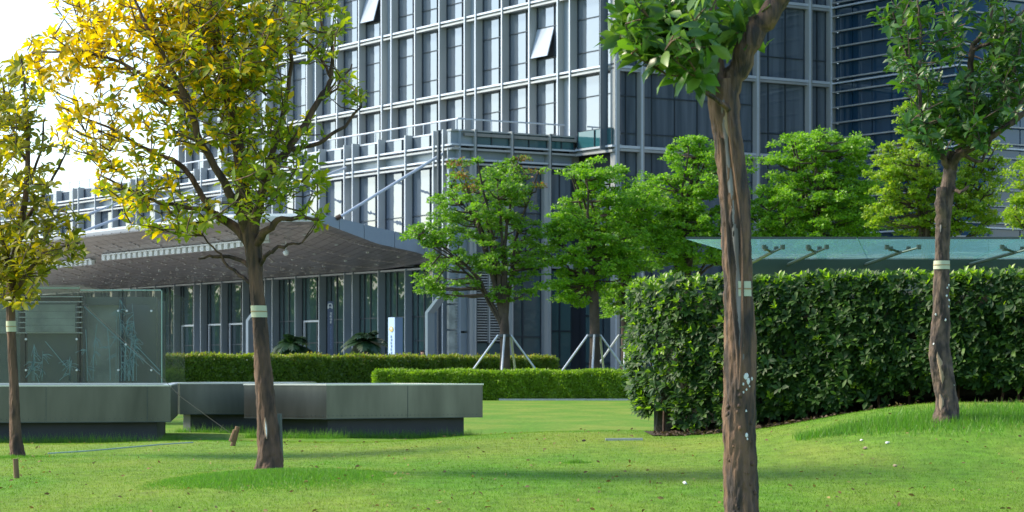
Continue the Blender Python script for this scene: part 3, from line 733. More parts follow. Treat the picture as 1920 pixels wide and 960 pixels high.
planter([(-4.67, 43.7), (-3.16, 42.7), (-.52, 44.4), (-2.2, 46.3), (-4.2, 45.6)], 'steel planter whose sharp corner faces the camera, right of the leaning trunk', zt_, zm_, .02, [((-4.67, 43.7), (-3.16, 42.7)), ((-3.16, 42.7), (-.52, 44.4))])
planter([(-6.65, 49.0), (-6.28, 47.4), (-4.2, 47.9), (-4.0, 51), (-6.3, 51)], 'shorter steel planter set back between the two nearer planters', zt_, zm_, 0, [((-6.28, 47.4), (-4.2, 47.9))])

# ---------------------------------------------------------------- glass pavilion (left)
GY = 55.0; gx = lambda px: (px-960)/F*GY; gz = lambda py: EYE+(HZ-py)/F*GY
gp = empty('glass_pavilion', (gx(303), GY, 0), label='low glass enclosure etched with bamboo behind the left planter', cat='kiosk')
pe = [-60, 48, 150, 230, 303]
for i in range(4):
    WORLD.box('glass_pane', gp, 'pgrass', gx(pe[i])+.01, gx(pe[i+1])-.01, GY, GY+.03, 0, gz(545 if i > 1 else 541))
    WORLD.box('glass_edge', gp, 'pedge', gx(pe[i])+.01, gx(pe[i+1])-.01, GY-.004, GY+.034, gz(545 if i > 1 else 541), gz(545 if i > 1 else 541)+.025)
WORLD.box('glass_edge', gp, 'pedge', gx(303)-.008, gx(303)+.012, GY-.002, GY+.034, 0, gz(545))
WORLD.box('side_glass_pane', gp, 'pgrass', gx(303)-.03, gx(303)-.01, GY+.05, GY+4, 0, gz(547))
WORLD.box('roof_glass', gp, 'pgrass', gx(-60), gx(160), GY-.5, GY+4, gz(541)+.03, gz(541)+.06)
WORLD.box('top_beam', gp, 'rust', gx(-60), gx(152), GY+.35, GY+.5, gz(566), gz(552))
WORLD.box('top_beam', gp, 'greypanel', gx(155), gx(288), GY+.35, GY+.5, gz(570), gz(556))
for (a, b_) in ((33, 47), (140, 152), (219, 231)): WORLD.box('post', gp, 'rust' if a < 200 else 'frame', gx(a), gx(b_), GY+.3, GY+.42, 0, gz(556))
WORLD.box('post', gp, 'frame', gx(152), gx(156), GY+.2, GY+.3, 0, gz(556)); WORLD.box('post', gp, 'greypanel', gx(276), gx(290), GY+.3, GY+.5, 0, gz(556))
for k in range(8): WORLD.box('louvre_slat', gp, 'steel', gx(-60), gx(152), GY+.12, GY+.28, gz(555+9.7*k)-.02, gz(555+9.7*k))
for (a, b_) in ((-60, 33), (47, 140)):
    for k in range(4): WORLD.box('board', gp, 'greyboard', gx(a), gx(b_), GY+.05, GY+.09, gz(571+13*k+12.4), gz(571+13*k))
    WORLD.box('lower_panel', gp, 'greypanel', gx(a), gx(b_), GY+.3, GY+.34, 0, gz(625))
WORLD.box('lower_panel', gp, 'greyboard', gx(157), gx(219), GY+.5, GY+.54, 0, gz(571))
WORLD.box('rear_wall', gp, 'greypanel', gx(-60), gx(290), GY+1.6, GY+1.7, 0, gz(560))
for (px, py) in ((144, 636), (144, 694), (49, 694), (49, 636), (222, 583), (222, 694), (238, 583), (284, 583), (284, 694), (236, 646)):
    bm = bmesh.new(); bmesh.ops.create_cone(bm, cap_ends=True, segments=12, radius1=.026, radius2=.022, depth=.05, matrix=Matrix.Rotation(math.pi/2, 4, 'X'))
    me = bpy.data.meshes.new('glass_fixing'); bm.to_mesh(me); bm.free(); me.materials.append(M['steel'])
    link('glass_fixing', me, gp, inv_chain(gp) @ Matrix.Translation((gx(px), GY-.02, gz(py))))
J = Joined()
def ribbon(J, pts, w, y):
    for i in range(len(pts)-1):
        (x0, z0), (x1, z1) = pts[i], pts[i+1]; d = math.hypot(x1-x0, z1-z0) or 1e-6; ox, oz = -(z1-z0)/d*w/2, (x1-x0)/d*w/2
        J.add([(x0-ox, y, z0-oz), (x1-ox, y, z1-oz), (x1+ox, y, z1+oz), (x0+ox, y, z0+oz)], [(0, 1, 2, 3)])
rb = random.Random(3)
for k in range(18):
    px = rb.choice([rb.uniform(158, 228), rb.uniform(232, 275), rb.uniform(232, 260), rb.uniform(60, 135)]); y0 = 714; topy = rb.uniform(555, 640) if px > 150 else rb.uniform(645, 690)
    pts = []; cx = px; dr = rb.uniform(-9, 9)
    for j in range(9): t = j/8; pts.append((gx(cx+dr*t*t), gz(y0+(topy-y0)*t)))
    ribbon(J, pts, rb.uniform(.006, .014), GY-.006)
    for j in range(2, 9):
        if rb.random() < .68: continue
        a0 = rb.choice([-.6, -2.5, -1.2])
        for q in range(rb.randint(3, 6)):
            a = a0+rb.uniform(-.7, .7); l = rb.uniform(.10, .30); x, z = pts[j]; z += rb.uniform(-.04, .04)
            ribbon(J, [(x, z), (x+l*.6*math.cos(a), z+l*.6*math.sin(a)+.02), (x+l*math.cos(a), z+l*math.sin(a))], .008, GY-.007)
for (a, b_) in [((158, 575), (222, 635)), ((222, 635), (300, 702)), ((85, 640), (125, 688)), ((255, 648), (300, 695))]:
    ribbon(J, [(gx(a[0]), gz(a[1])), (gx(b_[0]), gz(b_[1]))], .014, GY-.008)
J.build('etched_bamboo', 'etch', gp)

# ---------------------------------------------------------------- glass canopy roof (right)
gc = empty('glass_stair_canopy', (5.4, 47, 0), label='teal glass roof on a dark beam above the tall hedge', cat='canopy')
zR = EYE+2.11
edges = [2.77, 5.2, 7.6, 10, 12.4]
def roofpane(x0, x1, skew0, skew1):
    y0, y1 = 40.0, 47.3
    V = [(x0, y0, zR), (x1, y0, zR), (x1+skew1, y1, zR), (x0+skew0, y1, zR)]; V += [(x, y, z+.03) for x, y, z in V]
    mesh('glass_pane', V, [(3, 2, 1, 0), (4, 5, 6, 7), (1, 2, 6, 5), (3, 0, 4, 7)], M['roofglass'], gc)
    V = [(x0, y0-.01, zR-.004), (x1, y0-.01, zR-.004), (x1, y0-.01, zR+.034), (x0, y0-.01, zR+.034)]; mesh('glass_edge', V, [(0, 1, 2, 3)], M['beam'], gc)
roofpane(2.77, 5.5, 1.8, 1.2); roofpane(5.52, 8.1, 1.2, .6); roofpane(8.12, 10.8, .6, .6); roofpane(10.82, 14, .6, 0)
BX = lambda px, Y: (px-960)/F*Y
WORLD.box('steel_beam', gc, 'beam', BX(1400, 46), BX(1980, 46), 46, 46.35, EYE+(HZ-515)/F*46, EYE+(HZ-486)/F*46)
WORLD.box('glass_wall', gc, 'glassG', BX(1412, 46.4), BX(1980, 46.4), 46.4, 46.46, .0, EYE+(HZ-515)/F*46)
for k, px in enumerate((1448, 1530, 1690, 1905)):
    c = Vector((BX(px, 41.8), 41.8, zR-.13)); J = Joined()
    s = .95 if px > 1600 else .55
    rod(J, c+Vector((0, 4.4, -.02)), c+Vector((-.03*s, -.1, .0)), .03)
    for (dx, dy) in ((-.42, -.5), (.38, -.5), (-.2, .6), (.25, .6)):
        e = c+Vector((dx*s*.7, dy*.5, .07)); rod(J, c, e, .02); rod(J, e-Vector((0, 0, .03)), e+Vector((0, 0, .045)), .04, 10)
    J.build('spider_bracket', 'bracket', gc)

# ---------------------------------------------------------------- kerbs, stakes and small things on the lawn
J = Joined(); J.box(Frame((-.52, 99.3), (1, .0), (0, 1)), 0, 7, 0, .15, -.05, .07)
tag(J.build('kerb', 'kerb'), 'thin pale kerb running along the foot of the low far hedge', 'kerb')
def strip_thing(name, pts, w, h, matn, label, cat):
    J = Joined(); V = []
    for (x, y) in pts:
        z = float(H(x, y)); V += [(x, y-w/2, z-.03), (x, y-w/2, z+h), (x, y+w/2, z+h), (x, y+w/2, z-.03)]
    n = len(pts); Fq = [(i*4+k, i*4+4+k, i*4+5+k, i*4+1+k) for i in range(n-1) for k in range(3)]+[(0, 1, 2, 3), (4*n-1, 4*n-2, 4*n-3, 4*n-4)]
    J.add(V, Fq); return tag(J.build(name, matn), label, cat)
M['hose'] = mat('pale_blue_pipe', (.30, .42, .42), .5)
strip_thing('drain_strip', [(BX(px, Y), Y) for px, Y in ((90, 25.2), (160, 25.5), (230, 26.1), (300, 26.8), (362, 27.4))], .05, .012, 'hose', 'thin pale blue strip lying in the grass by the leftmost tree', 'drain strip')
strip_thing('stone_strip', [(BX(px, Y), Y) for px, Y in ((1135, 24.3), (1170, 24.3), (1205, 24.3))], .06, .022, 'kerb', 'short pale stone strip in the grass at the tall hedge corner', 'kerb')
def stake(px, pyb, pxt, pyt, Y, r, label, matn='wood'):
    b_ = at(px, pyb, Y); t_ = at(pxt, pyt, Y); b_.z = float(H(b_.x, Y))-.05
    th = empty('wooden_stake', tuple(b_), label=label, cat='stake')
    v, f = tube_data([b_, b_.lerp(t_, .5), t_], [r*1.05, r, r*.95], 10, ridge=.08, seed=int(px)); J = Joined(); J.add(v, f); J.build('post', matn, th); return th, t_
th, tp = stake(434, 838, 446, 800, 26.5, .027, 'short split wooden stake leaning right, with a wire tied to it')
J = Joined(); J.add(*tube_data([at(433, 828, 26.4), at(440, 806, 26.4)], [.026, .018], 8)); J.build('split_half', 'wood', th)
wi = Joined(); wi.add(*tube_data([at(436, 815, 26.4), at(340, 745, 28.5), at(250, 655, 31), at(157, 571, 33.5)], [.0028]*4, 5))
tag(wi.build('guy_wire', 'core'), 'thin guy wire slanting across the glass enclosure to the split stake', 'wire')
stake(32, 897, 29, 860, 18.8, .021, 'small dark wooden peg in the lawn at the far left')
th, _ = stake(524, 880, 521, 776, 19.4, .035, 'slim grey post standing close behind the leaning trunk', 'beam')
th.name = 'grey_post'; th['category'] = 'post'
def bit(px, py, Y, r, matn, label, name='fallen_scrap', cat='scrap'):
    p = at(px, py, Y); p.z = float(H(p.x, Y)); bm = bmesh.new(); bmesh.ops.create_icosphere(bm, subdivisions=1, radius=r)
    rr = random.Random(int(px*7+py))
    for v in bm.verts: v.co *= rr.uniform(.6, 1.3); v.co.z = v.co.z*.6+r*.5
    me = bpy.data.meshes.new(name); bm.to_mesh(me); bm.free(); me.materials.append(M[matn]); o = link(name, me); o.location = p
    tag(o, label, cat)
bit(1284, 875, 16.9, .02, 'scrap', 'crumpled white scrap lying alone on the open lawn')
bit(1622, 800, 19.8, .022, 'litterleaf', 'pinkish fallen leaf on the lawn below the grassy bank, rightmost but one', 'fallen_leaf', 'leaf')
bit(1663, 798, 20.0, .022, 'scrap', 'pale fallen petal below the grassy bank by the right tree', 'fallen_petal', 'petal')
bit(1615, 800+4, 20.4, .016, 'scrap', 'tiny white scrap just left of the pinkish fallen leaf')
bit(1678, 826, 18.4, .016, 'litterleaf', 'small pale fallen leaf on the lawn in front of the grassy bank', 'fallen_leaf', 'leaf')
bit(1095, 819, 24.0, .02, 'rust', 'dark little clod at the crest of the lawn', 'soil_clod', 'clod')

# ---------------------------------------------------------------- trees near the camera
def on_trunk(TP, TR_, z, a, off=0.0):
    best = min(range(len(TP)), key=lambda i: abs(TP[i].z-z)); j = best
    i0 = max(0, j-1); p = TP[j]; 
    k = j+1 if z > TP[j].z and j+1 < len(TP) else j-1; k = max(0, min(len(TP)-1, k))
    t = 0 if k == j or TP[k].z == TP[j].z else (z-TP[j].z)/(TP[k].z-TP[j].z); c = TP[j].lerp(TP[k], t); r = TR_[j]*(1-t)+TR_[k]*t
    return Vector((c.x+(r+off)*math.sin(a), c.y-(r+off)*math.cos(a), z))
def near_tree(label, Y, base, trunk, limbs, blobs, nsprig, leafm, barkm, lsize, nleaf=(6, 9), seed=1, ridge=.06, group=None, band=None, depth=.9, single=300, droop=.0, leafm2=None, gold=(150, 650)):
    """trunk/limbs: lists of (px, py, width px, depth offset m); blobs: (px, py, rx, ry, depth offset, weight)"""
    b0 = at(base[0], base[1], Y); th = empty('tree', (b0.x, Y, float(H(b0.x, Y))), label=label, cat='tree', group=group)
    r0 = random.Random(seed); J = Joined(); allp = []
    def add(path, seg, sub, wob, rd=0):
        P = [at(p[0], p[1], Y+p[3]) for p in path]; R = [p[2]/2/F*Y for p in path]
        P, R = smooth_path(P, R, sub, wob, r0.randint(0, 999)); v, f = tube_data(P, R, seg, ridge=rd, seed=r0.randint(0, 999), rough=.0)
        for i, q in enumerate(v):
            c = P[min(i//seg, len(P)-1)]; rr = R[min(i//seg, len(P)-1)]; s3 = Vector((q.x, q.y, q.z*.28))
            v[i] = q+(q-c)*(.065*noise.noise(s3*26)+.075*noise.noise(s3*60)+.05*noise.noise(s3*120)+.03*noise.noise(q*12))
        return P, R, v, f
    P, R, v, f = add(trunk, 72, 16, .0, ridge); mesh('trunk', v, f, M[barkm], th, smooth=True); TP, TR_ = P, R
    allp += P[len(P)//2:]
    for l in limbs:
        P, R, v, f = add(l, 12 if l[0][2] < 30 else 24, 4, .012); o = mesh('branch', v, f, M[barkm], th, smooth=True); allp += P[1:]
    # sprigs
    A = np.array([tuple(p) for p in allp]); pos = []; drs = []; nr = []; sz = []; TW = Joined()
    wts = [b[5]*b[2]*b[3] for b in blobs]
    cs = []
    for s_ in range(nsprig):
        b_ = r0.choices(blobs, wts)[0]; a = r0.uniform(0, 6.283); rr = math.sqrt(r0.random())
        cs.append(at(b_[0]+b_[2]*rr*math.cos(a), b_[1]+b_[3]*rr*math.sin(a), Y+b_[4]+r0.gauss(0, depth*.45)))
    cs.sort(key=lambda c: float(((A-np.array(tuple(c)))**2).sum(1).min())); NA = len(A); A = np.concatenate([A, np.zeros((nsprig, 3))])
    for c in cs:
        cn = np.array(tuple(c)); d2 = ((A[:NA]-cn)**2).sum(1)
        k = int(np.argmin(d2+(A[:NA, 2] > c.z)*.10)); q = Vector(A[k]); dv = c-q; ln = dv.length
        A[NA] = cn; NA += 1
        if ln < .02: continue
        mid = q.lerp(c, .55)+Vector((r0.uniform(-.04, .04), r0.uniform(-.04, .04), r0.uniform(-.06, .02)))*min(1, ln*2)
        TW.add(*tube_data([q, mid, c], [.004+.006*min(ln, .8), .0045, .002], 4))
        td = ((c-mid).normalized()*.6+Vector((r0.uniform(-.5, .5), r0.uniform(-.5, .5), r0.uniform(-.1, .8)-droop))).normalized()
        nl = r0.randint(*nleaf)
        e1 = td.orthogonal().normalized(); e2 = td.cross(e1)
        for j in range(nl):
            an = j*2.4+r0.uniform(-.3, .3); tilt = r0.uniform(.5, 1.25); ax = e1*math.cos(an)+e2*math.sin(an)
            d = td*math.cos(tilt)+ax*math.sin(tilt); d.z -= r0.uniform(0, .35)
            pp = c-td*(j/nl)*lsize*r0.uniform(.5, 1.4)+ax*.006
            pos.append(tuple(pp)); drs.append(tuple(d)); u = td*.8-ax*.4+Vector((r0.uniform(-.3, .3), r0.uniform(-.3, .3), .5)); nr.append(tuple(u)); sz.append(lsize*r0.uniform(.45, 1.2))
    TW_o = TW.build('twigs', barkm, th, kind='stuff')
    pos, drs, nr, sz = map(np.array, (pos, drs, nr, sz))
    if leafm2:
        px_ = 960+F*pos[:, 0]/pos[:, 1]; py_ = HZ-F*(pos[:, 2]-EYE)/pos[:, 1]; t_ = np.clip((px_-gold[0])/(gold[1]-gold[0])+np.clip((py_-150)/450, 0, 1)*.75, .03, .97)  # painted glow: more gold leaves toward upper left, by screen position
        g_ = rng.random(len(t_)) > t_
        leaves(th, pos[g_], drs[g_], nr[g_], sz[g_], leafm, single//2, 'glow_gold_foliage'); leaves(th, pos[~g_], drs[~g_], nr[~g_], sz[~g_], leafm2, single//2, 'green_foliage')
    else: leaves(th, pos, drs, nr, sz, leafm, single)
    if band:
        px, y0, y1, w, split = band; zz0 = EYE+(HZ-y1)/F*Y; zz1 = EYE+(HZ-y0)/F*Y; zm = (zz0+zz1)/2
        n = 26 if not split else 12; a0 = math.pi if not split else split; ac = 0 if not split else .42
        for nm, mt, za, zb2, of in (('paper_label', 'paper', zz0, zz1, .006), ('twine', 'twine', zm-.004, zm+.004, .009)):
            V = []
            for z in (za, zb2):
                for k in range(n+1): V.append(on_trunk(TP, TR_, z, ac+(k/n*2-1)*a0, of))
            mesh(nm, V, [(k, k+1, n+2+k, n+1+k) for k in range(n)], M[mt], th, smooth=True)
    return th, TP, TR_
# leaning tree, middle left
near_tree('leaning golden tree, warm glow painted into its leaves, on a mound of long grass in front of the planters', 18.8, (505, 885),
    [(505, 905, 72, 0), (505, 884, 57, 0), (505, 868, 49, 0), (505, 830, 43, 0), (499, 760, 36, 0), (493, 690, 32, 0), (487, 600, 27, 0), (480, 520, 27, 0), (474, 460, 33, 0), (466, 415, 31, 0), (458, 370, 27, 0), (450, 300, 22, .05), (432, 200, 22, .1), (410, 100, 17, .1), (398, 0, 13, .1), (390, -90, 9, .1)],
    [[(474, 475, 20, 0), (440, 425, 18, .1), (395, 395, 14, .2), (365, 345, 11, .25), (335, 305, 10, .3), (285, 285, 8, .35), (200, 240, 5, .4), (110, 200, 3, .4)],
     [(468, 440, 22, 0), (430, 360, 16, -.15), (380, 270, 13, -.3), (350, 190, 13, -.4), (315, 120, 9, -.45), (270, 40, 6, -.5), (240, -40, 4, -.5)],
     [(350, 190, 9, -.4), (290, 150, 7, -.4), (220, 115, 6, -.35), (150, 95, 5, -.3), (60, 100, 3, -.3)],
     [(395, 395, 10, .2), (330, 385, 7, .0), (270, 370, 6, -.1), (190, 330, 4, -.1)],
     [(476, 450, 20, 0), (487, 370, 17, -.1), (510, 315, 14, -.1), (548, 268, 13, -.1), (595, 192, 11, -.05), (620, 145, 9, 0), (622, 85, 6, 0), (602, 40, 4, 0)],
     [(548, 280, 10, -.1), (600, 268, 8, -.2), (645, 235, 6, -.2), (678, 200, 4, -.2)],
     [(480, 460, 18, 0), (503, 430, 14, -.15), (530, 410, 10, -.2), (600, 410, 5, -.2)],
     [(484, 500, 9, 0), (505, 475, 8, -.1), (530, 462, 6, -.1), (566, 455, 3, -.1)],
     [(476, 505, 10, 0), (440, 482, 8, .1), (400, 480, 6, .1), (372, 484, 3, .1)],
     [(500, 330, 13, -.1), (530, 220, 10, .2), (545, 120, 8, .3), (540, 30, 5, .3)],
     [(470, 530, 8, 0), (440, 508, 6, .05), (405, 470, 4, .1), (380, 440, 3, .1)],
     [(620, 145, 6, 0), (600, 110, 5, .1), (570, 70, 3, .1)], [(595, 192, 5, 0), (630, 165, 4, 0), (660, 120, 3, 0)]],
    [(270, 90, 150, 95, 0, 1.0), (420, 60, 130, 110, 0, 1.5), (470, 220, 75, 120, 0, 1.3), (360, 190, 110, 90, 0, 1.0), (190, 240, 90, 60, .2, 1), (110, 110, 70, 60, 0, .8), (600, 50, 50, 60, 0, 1.1), (600, 0, 50, 40, 0, 1),
     (640, 170, 40, 40, 0, .6), (560, 330, 50, 45, 0, .8), (330, 400, 100, 40, 0, .9), (255, 330, 80, 50, 0, .7), (480, 350, 60, 60, -.2, 1.2), (590, 400, 30, 18, -.2, .7), (460, 30, 90, 60, 0, 1), (560, 250, 50, 40, 0, .5), (250, 10, 160, 50, 0, 1.1), (380, -110, 190, 90, 0, .35)],
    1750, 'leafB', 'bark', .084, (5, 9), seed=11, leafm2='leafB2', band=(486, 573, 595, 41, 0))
# leftmost tree
near_tree('slim tree with glow-yellowed olive leaves at the left edge beside the long planter', 24.2, (30, 850),
    [(33, 872, 38, 0), (33, 856, 30, 0), (31, 838, 25, 0), (28, 790, 20, 0), (26, 720, 18, 0), (22, 640, 16, 0), (20, 560, 17, 0), (25, 500, 17, 0), (38, 430, 13, 0), (50, 350, 11, 0), (52, 260, 9, 0), (48, 180, 6, 0), (40, 110, 4, 0)],
    [[(24, 520, 12, 0), (5, 450, 10, 0), (-15, 380, 8, 0), (-30, 280, 5, 0)], [(38, 430, 9, 0), (70, 380, 7, .1), (100, 330, 5, .1), (125, 280, 3, .1)],
     [(22, 560, 9, 0), (60, 500, 7, -.2), (100, 470, 5, -.2), (150, 455, 3, -.2)], [(50, 350, 6, 0), (75, 290, 5, 0), (85, 220, 3, 0)], [(48, 300, 6, 0), (20, 230, 5, 0), (5, 150, 3, 0)]],
    [(30, 180, 55, 70, 0, 1), (30, 330, 60, 70, 0, .8), (70, 300, 55, 60, 0, .5), (45, 470, 60, 60, 0, 1.5), (110, 460, 50, 35, 0, 1.2), (20, 540, 50, 40, 0, 1.2), (0, 250, 50, 80, 0, 1), (130, 420, 30, 40, 0, .7), (-20, 420, 40, 120, 0, 1), (60, 400, 50, 50, 0, 1)],
    430, 'leafA', 'bark', .115, (6, 9), seed=5, ridge=.04, band=(24, 602, 622, 20, 0))
# big trunk, front right
thC, TP, TRr = near_tree('thick front trunk with a long healed split, forking at the top of the photo', 14.0, (1390, 972),
    [(1391, 1010, 76, 0), (1391, 960, 66, 0), (1388, 880, 62, 0), (1386, 800, 61, 0), (1388, 700, 61, 0), (1387, 620, 57, 0), (1384, 540, 53, 0), (1382, 470, 55, 0), (1379, 400, 56, 0), (1372, 320, 54, 0), (1364, 250, 52, 0), (1357, 190, 56, 0), (1353, 150, 58, 0)],
    [[(1350, 175, 46, 0), (1343, 120, 34, .02), (1333, 60, 34, .05), (1328, 0, 38, .1), (1322, -60, 32, .1), (1300, -150, 24, .15), (1270, -250, 15, .2), (1240, -340, 7, .2)],
     [(1360, 190, 44, 0), (1382, 130, 42, -.02), (1410, 75, 40, -.05), (1440, 25, 40, -.08), (1475, -25, 38, -.1), (1505, -90, 32, -.1), (1525, -180, 24, 0), (1530, -290, 15, .1), (1560, -400, 7, .1)],
     [(1366, 206, 10, -.1), (1340, 186, 9, -.15), (1310, 165, 7, -.2), (1280, 120, 6, -.25), (1250, 60, 5, -.3), (1220, -10, 4, -.3)],
     [(1404, 60, 14, 0), (1410, 20, 11, .1), (1405, -40, 8, .1)], [(1330, 30, 16, 0), (1300, -10, 12, -.1), (1270, -60, 8, -.1)]],
    [(1250, 40, 80, 60, -.2, 1.4), (1200, 60, 50, 45, -.2, 1), (1290, 90, 45, 55, -.3, 1.5), (1290, 20, 50, 40, -.2, 1), (1180, 10, 40, 30, -.2, .8), (1385, 40, 30, 50, .3, .9), (1250, 110, 50, 30, -.2, .8), (1430, 10, 30, 20, .3, .5), (1300, 140, 30, 15, -.3, .6), (1280, -200, 150, 110, .1, .22), (1540, -260, 130, 120, .1, .22)],
    340, 'leafC', 'barkC', .135, (4, 8), seed=21, ridge=.05, band=(1390, 528, 556, 58, .50), depth=.5, droop=.3)
# bark details on that trunk
def patch(th, name, matn, TP, TR_, Y, pts, off):
    """a raised strip of bark: pts = (py, angle centre, half angle)"""
    V = []; n = 8; rr = random.Random(len(pts)+int(pts[0][0]))
    for (py, ac, ha) in pts:
        z = EYE+(HZ-py)/F*Y
        for k in range(n+1): u = k/n*2-1; V.append(on_trunk(TP, TR_, z, ac+ha*u, off*(1-u*u)+.0005*0-(.006 if abs(u) > .99 else 0)+rr.uniform(-.001, .001)))
    mesh(name, V, [(i*(n+1)+k, i*(n+1)+k+1, (i+1)*(n+1)+k+1, (i+1)*(n+1)+k) for i in range(len(pts)-1) for k in range(n)], M[matn], th, smooth=True)
patch(thC, 'bare_wood_strip', 'scar_grey', TP, TRr, 14, [(y_, -.18+.12*math.sin(y_/70)+(.15 if y_ > 620 else 0), h_) for y_, h_ in zip(range(190, 725, 12), [.08]+[.20+.06*math.sin(i*.7) for i in range(42)]+[.15, .02])][:44], .004)
patch(thC, 'bark_lip', 'barkC', TP, TRr, 14, [(y_, .16+.10*math.sin(y_/60)-(max(0, y_-620))*.0022, .13) for y_ in range(200, 735, 10)], .016)
patch(thC, 'bark_lip', 'barkC', TP, TRr, 14, [(y_, -.62+.10*math.sin(y_/80)+(max(0, y_-560))*.0026, .14) for y_ in range(260, 735, 10)], .013)
patch(thC, 'pale_knot', 'scar', TP, TRr, 14, [(y_, -.05, .02+.28*math.sin((y_-200)/60*math.pi)) for y_ in range(200, 262, 5)], .006)
rp = random.Random(9)
for k, (py, a, s_) in enumerate([(705, .25, 1.6), (714, .38, 1.3), (710, .65, .7), (720, .1, .6), (730, .3, .5), (770, .32, .5), (815, .36, .9), (822, .4, .5), (952, .35, .9), (735, .12, .5), (697, .2, .6), (724, .5, .4)]):
    z = EYE+(HZ-py)/F*14; c = on_trunk(TP, TRr, z, a, .004); bm = bmesh.new(); bmesh.ops.create_icosphere(bm, subdivisions=2, radius=.009*s_)
    for v in bm.verts: v.co.y *= .3; v.co.z *= 1.5; v.co *= rp.uniform(.7, 1.25)
    me = bpy.data.meshes.new('paint_spot'); bm.to_mesh(me); bm.free(); me.materials.append(M['paint']); link('paint_spot', me, thC, inv_chain(thC) @ Matrix.Translation(c))
for k in range(26):
    py = rp.uniform(740, 960); a = rp.uniform(-1, .9); z = EYE+(HZ-py)/F*14; c = on_trunk(TP, TRr, z, a, -.004); bm = bmesh.new(); r_ = rp.uniform(.006, .014); bmesh.ops.create_icosphere(bm, subdivisions=2, radius=r_)
    for v in bm.verts: v.co.z *= 1.3; v.co *= rp.uniform(.85, 1.15)
    me = bpy.data.meshes.new('bark_burl'); bm.to_mesh(me); bm.free(); me.materials.append(M['barkC'])
    me.polygons.foreach_set('use_smooth', [True]*len(me.polygons)); link('bark_burl', me, thC, inv_chain(thC) @ Matrix.Translation(c))
# right tree in front of the hedge
thD, TPd, TRd = near_tree('dark-leaved tree with a broken stub, rooted on the grassy bank before the hedge', 21.0, (1774, 772),
    [(1775, 800, 60, 0), (1775, 778, 47, 0), (1775, 760, 42, 0), (1772, 730, 39, 0), (1766, 690, 42, 0), (1761, 655, 39, 0), (1764, 600, 32, 0), (1765, 540, 30, 0), (1766, 480, 27, 0), (1769, 420, 27, 0), (1776, 360, 26, 0), (1783, 310, 25, 0), (1788, 285, 22, 0)],
    [[(1768, 425, 26, 0), (1765, 395, 24, -.03), (1764, 352, 17, -.05)],
     [(1782, 318, 18, 0), (1800, 292, 15, -.1), (1850, 262, 13, -.2), (1900, 228, 11, -.3), (1950, 190, 9, -.3)],
     [(1785, 305, 20, 0), (1806, 270, 15, .1), (1818, 220, 13, .1), (1820, 150, 12, .1), (1822, 95, 11, .1), (1845, 55, 8, .1), (1865, 10, 5, .1), (1870, -30, 4, .1)],
     [(1822, 95, 8, .1), (1860, 78, 7, 0), (1890, 55, 6, 0), (1925, 10, 4, 0)],
     [(1780, 318, 16, 0), (1762, 290, 11, -.1), (1735, 262, 8, -.2), (1725, 200, 7, -.25), (1722, 140, 6, -.25), (1726, 80, 5, -.2), (1722, 20, 4, -.2), (1720, -30, 3, -.2)],
     [(1722, 140, 5, -.25), (1700, 105, 5, -.3), (1685, 60, 4, -.3), (1675, 20, 3, -.3)],
     [(1785, 345, 8, 0), (1800, 362, 7, -.1), (1815, 350, 5, -.1)], [(1850, 262, 8, -.2), (1880, 190, 7, -.2), (1905, 120, 5, -.2), (1915, 60, 3, -.2)],
     [(1900, 228, 7, -.3), (1925, 170, 6, -.3)], [(1800, 292, 8, 0), (1840, 300, 6, 0), (1860, 260, 4, 0)]],
    [(1760, 235, 65, 50, -.1, 1.6), (1700, 120, 35, 50, -.2, 1.0), (1690, 30, 50, 35, -.2, 1.2), (1770, 80, 40, 40, 0, .9), (1850, 180, 55, 70, .1, 1.1), (1880, 60, 45, 60, .1, 1.3), (1900, 150, 35, 60, 0, 1.2), (1800, 200, 50, 50, 0, 1.2), (1730, 160, 30, 30, 0, .7), (1840, 250, 30, 25, 0, .6), (1790, 20, 60, 30, 0, .5), (1820, -90, 130, 80, 0, .4)],
    600, 'leafD', 'barkD', .105, (6, 9), seed=31, ridge=.07, band=(1765, 489, 505, 33, 0), depth=.7)
patch(thD, 'pale_scar', 'scar', TPd, TRd, 21, [(y_, -.25+.1*math.sin(y_/9), .02+.35*math.sin((y_-660)/60*math.pi)) for y_ in range(660, 722, 5)], .006)
patch(thD, 'pale_scar', 'scar', TPd, TRd, 21, [(y_, -.7, .02+.3*math.sin((y_-738)/32*math.pi)) for y_ in range(738, 771, 4)], .006)
patch(thD, 'bare_wood_strip', 'scar_grey', TPd, TRd, 21, [(y_, -.5, .02+.3*math.sin((y_-350)/90*math.pi)) for y_ in range(352, 440, 6)], .006)
for (py, a) in [(540, .6), (555, .5), (575, .9), (600, .4), (645, -.7), (590, -.8), (722, .8), (535, .9), (563, .95)]:
    z = EYE+(HZ-py)/F*21; c = on_trunk(TPd, TRd, z, a, .003); bm = bmesh.new(); bmesh.ops.create_icosphere(bm, subdivisions=1, radius=.009)
    for v in bm.verts: v.co.z *= 1.4; v.co *= rp.uniform(.7, 1.25)
    me = bpy.data.meshes.new('paint_spot'); bm.to_mesh(me); bm.free(); me.materials.append(M['paint']); link('paint_spot', me, thD, inv_chain(thD) @ Matrix.Translation(c))
# scar on the leaning tree handled with a simple inset oval
tB = [o for o in COL.objects if o.get('label', '').startswith('leaning golden')][0]
TPb = [at(p[0], p[1], 18.8) for p in [(505, 884), (505, 868), (505, 830), (499, 760), (493, 690)]]; TRb = [w/2/F*18.8 for w in (57, 49, 43, 36, 32)]
patch(tB, 'pale_scar', 'scar', TPb, TRb, 18.8, [(y_, -.10, .02+.22*math.sin((y_-782)/42*math.pi)) for y_ in range(782, 825, 4)], .008)
patch(tB, 'paint_mark', 'paint', TPb, TRb, 18.8, [(y_, -.08, .01+.09*math.sin((y_-790)/28*math.pi)) for y_ in range(790, 819, 4)], .011)

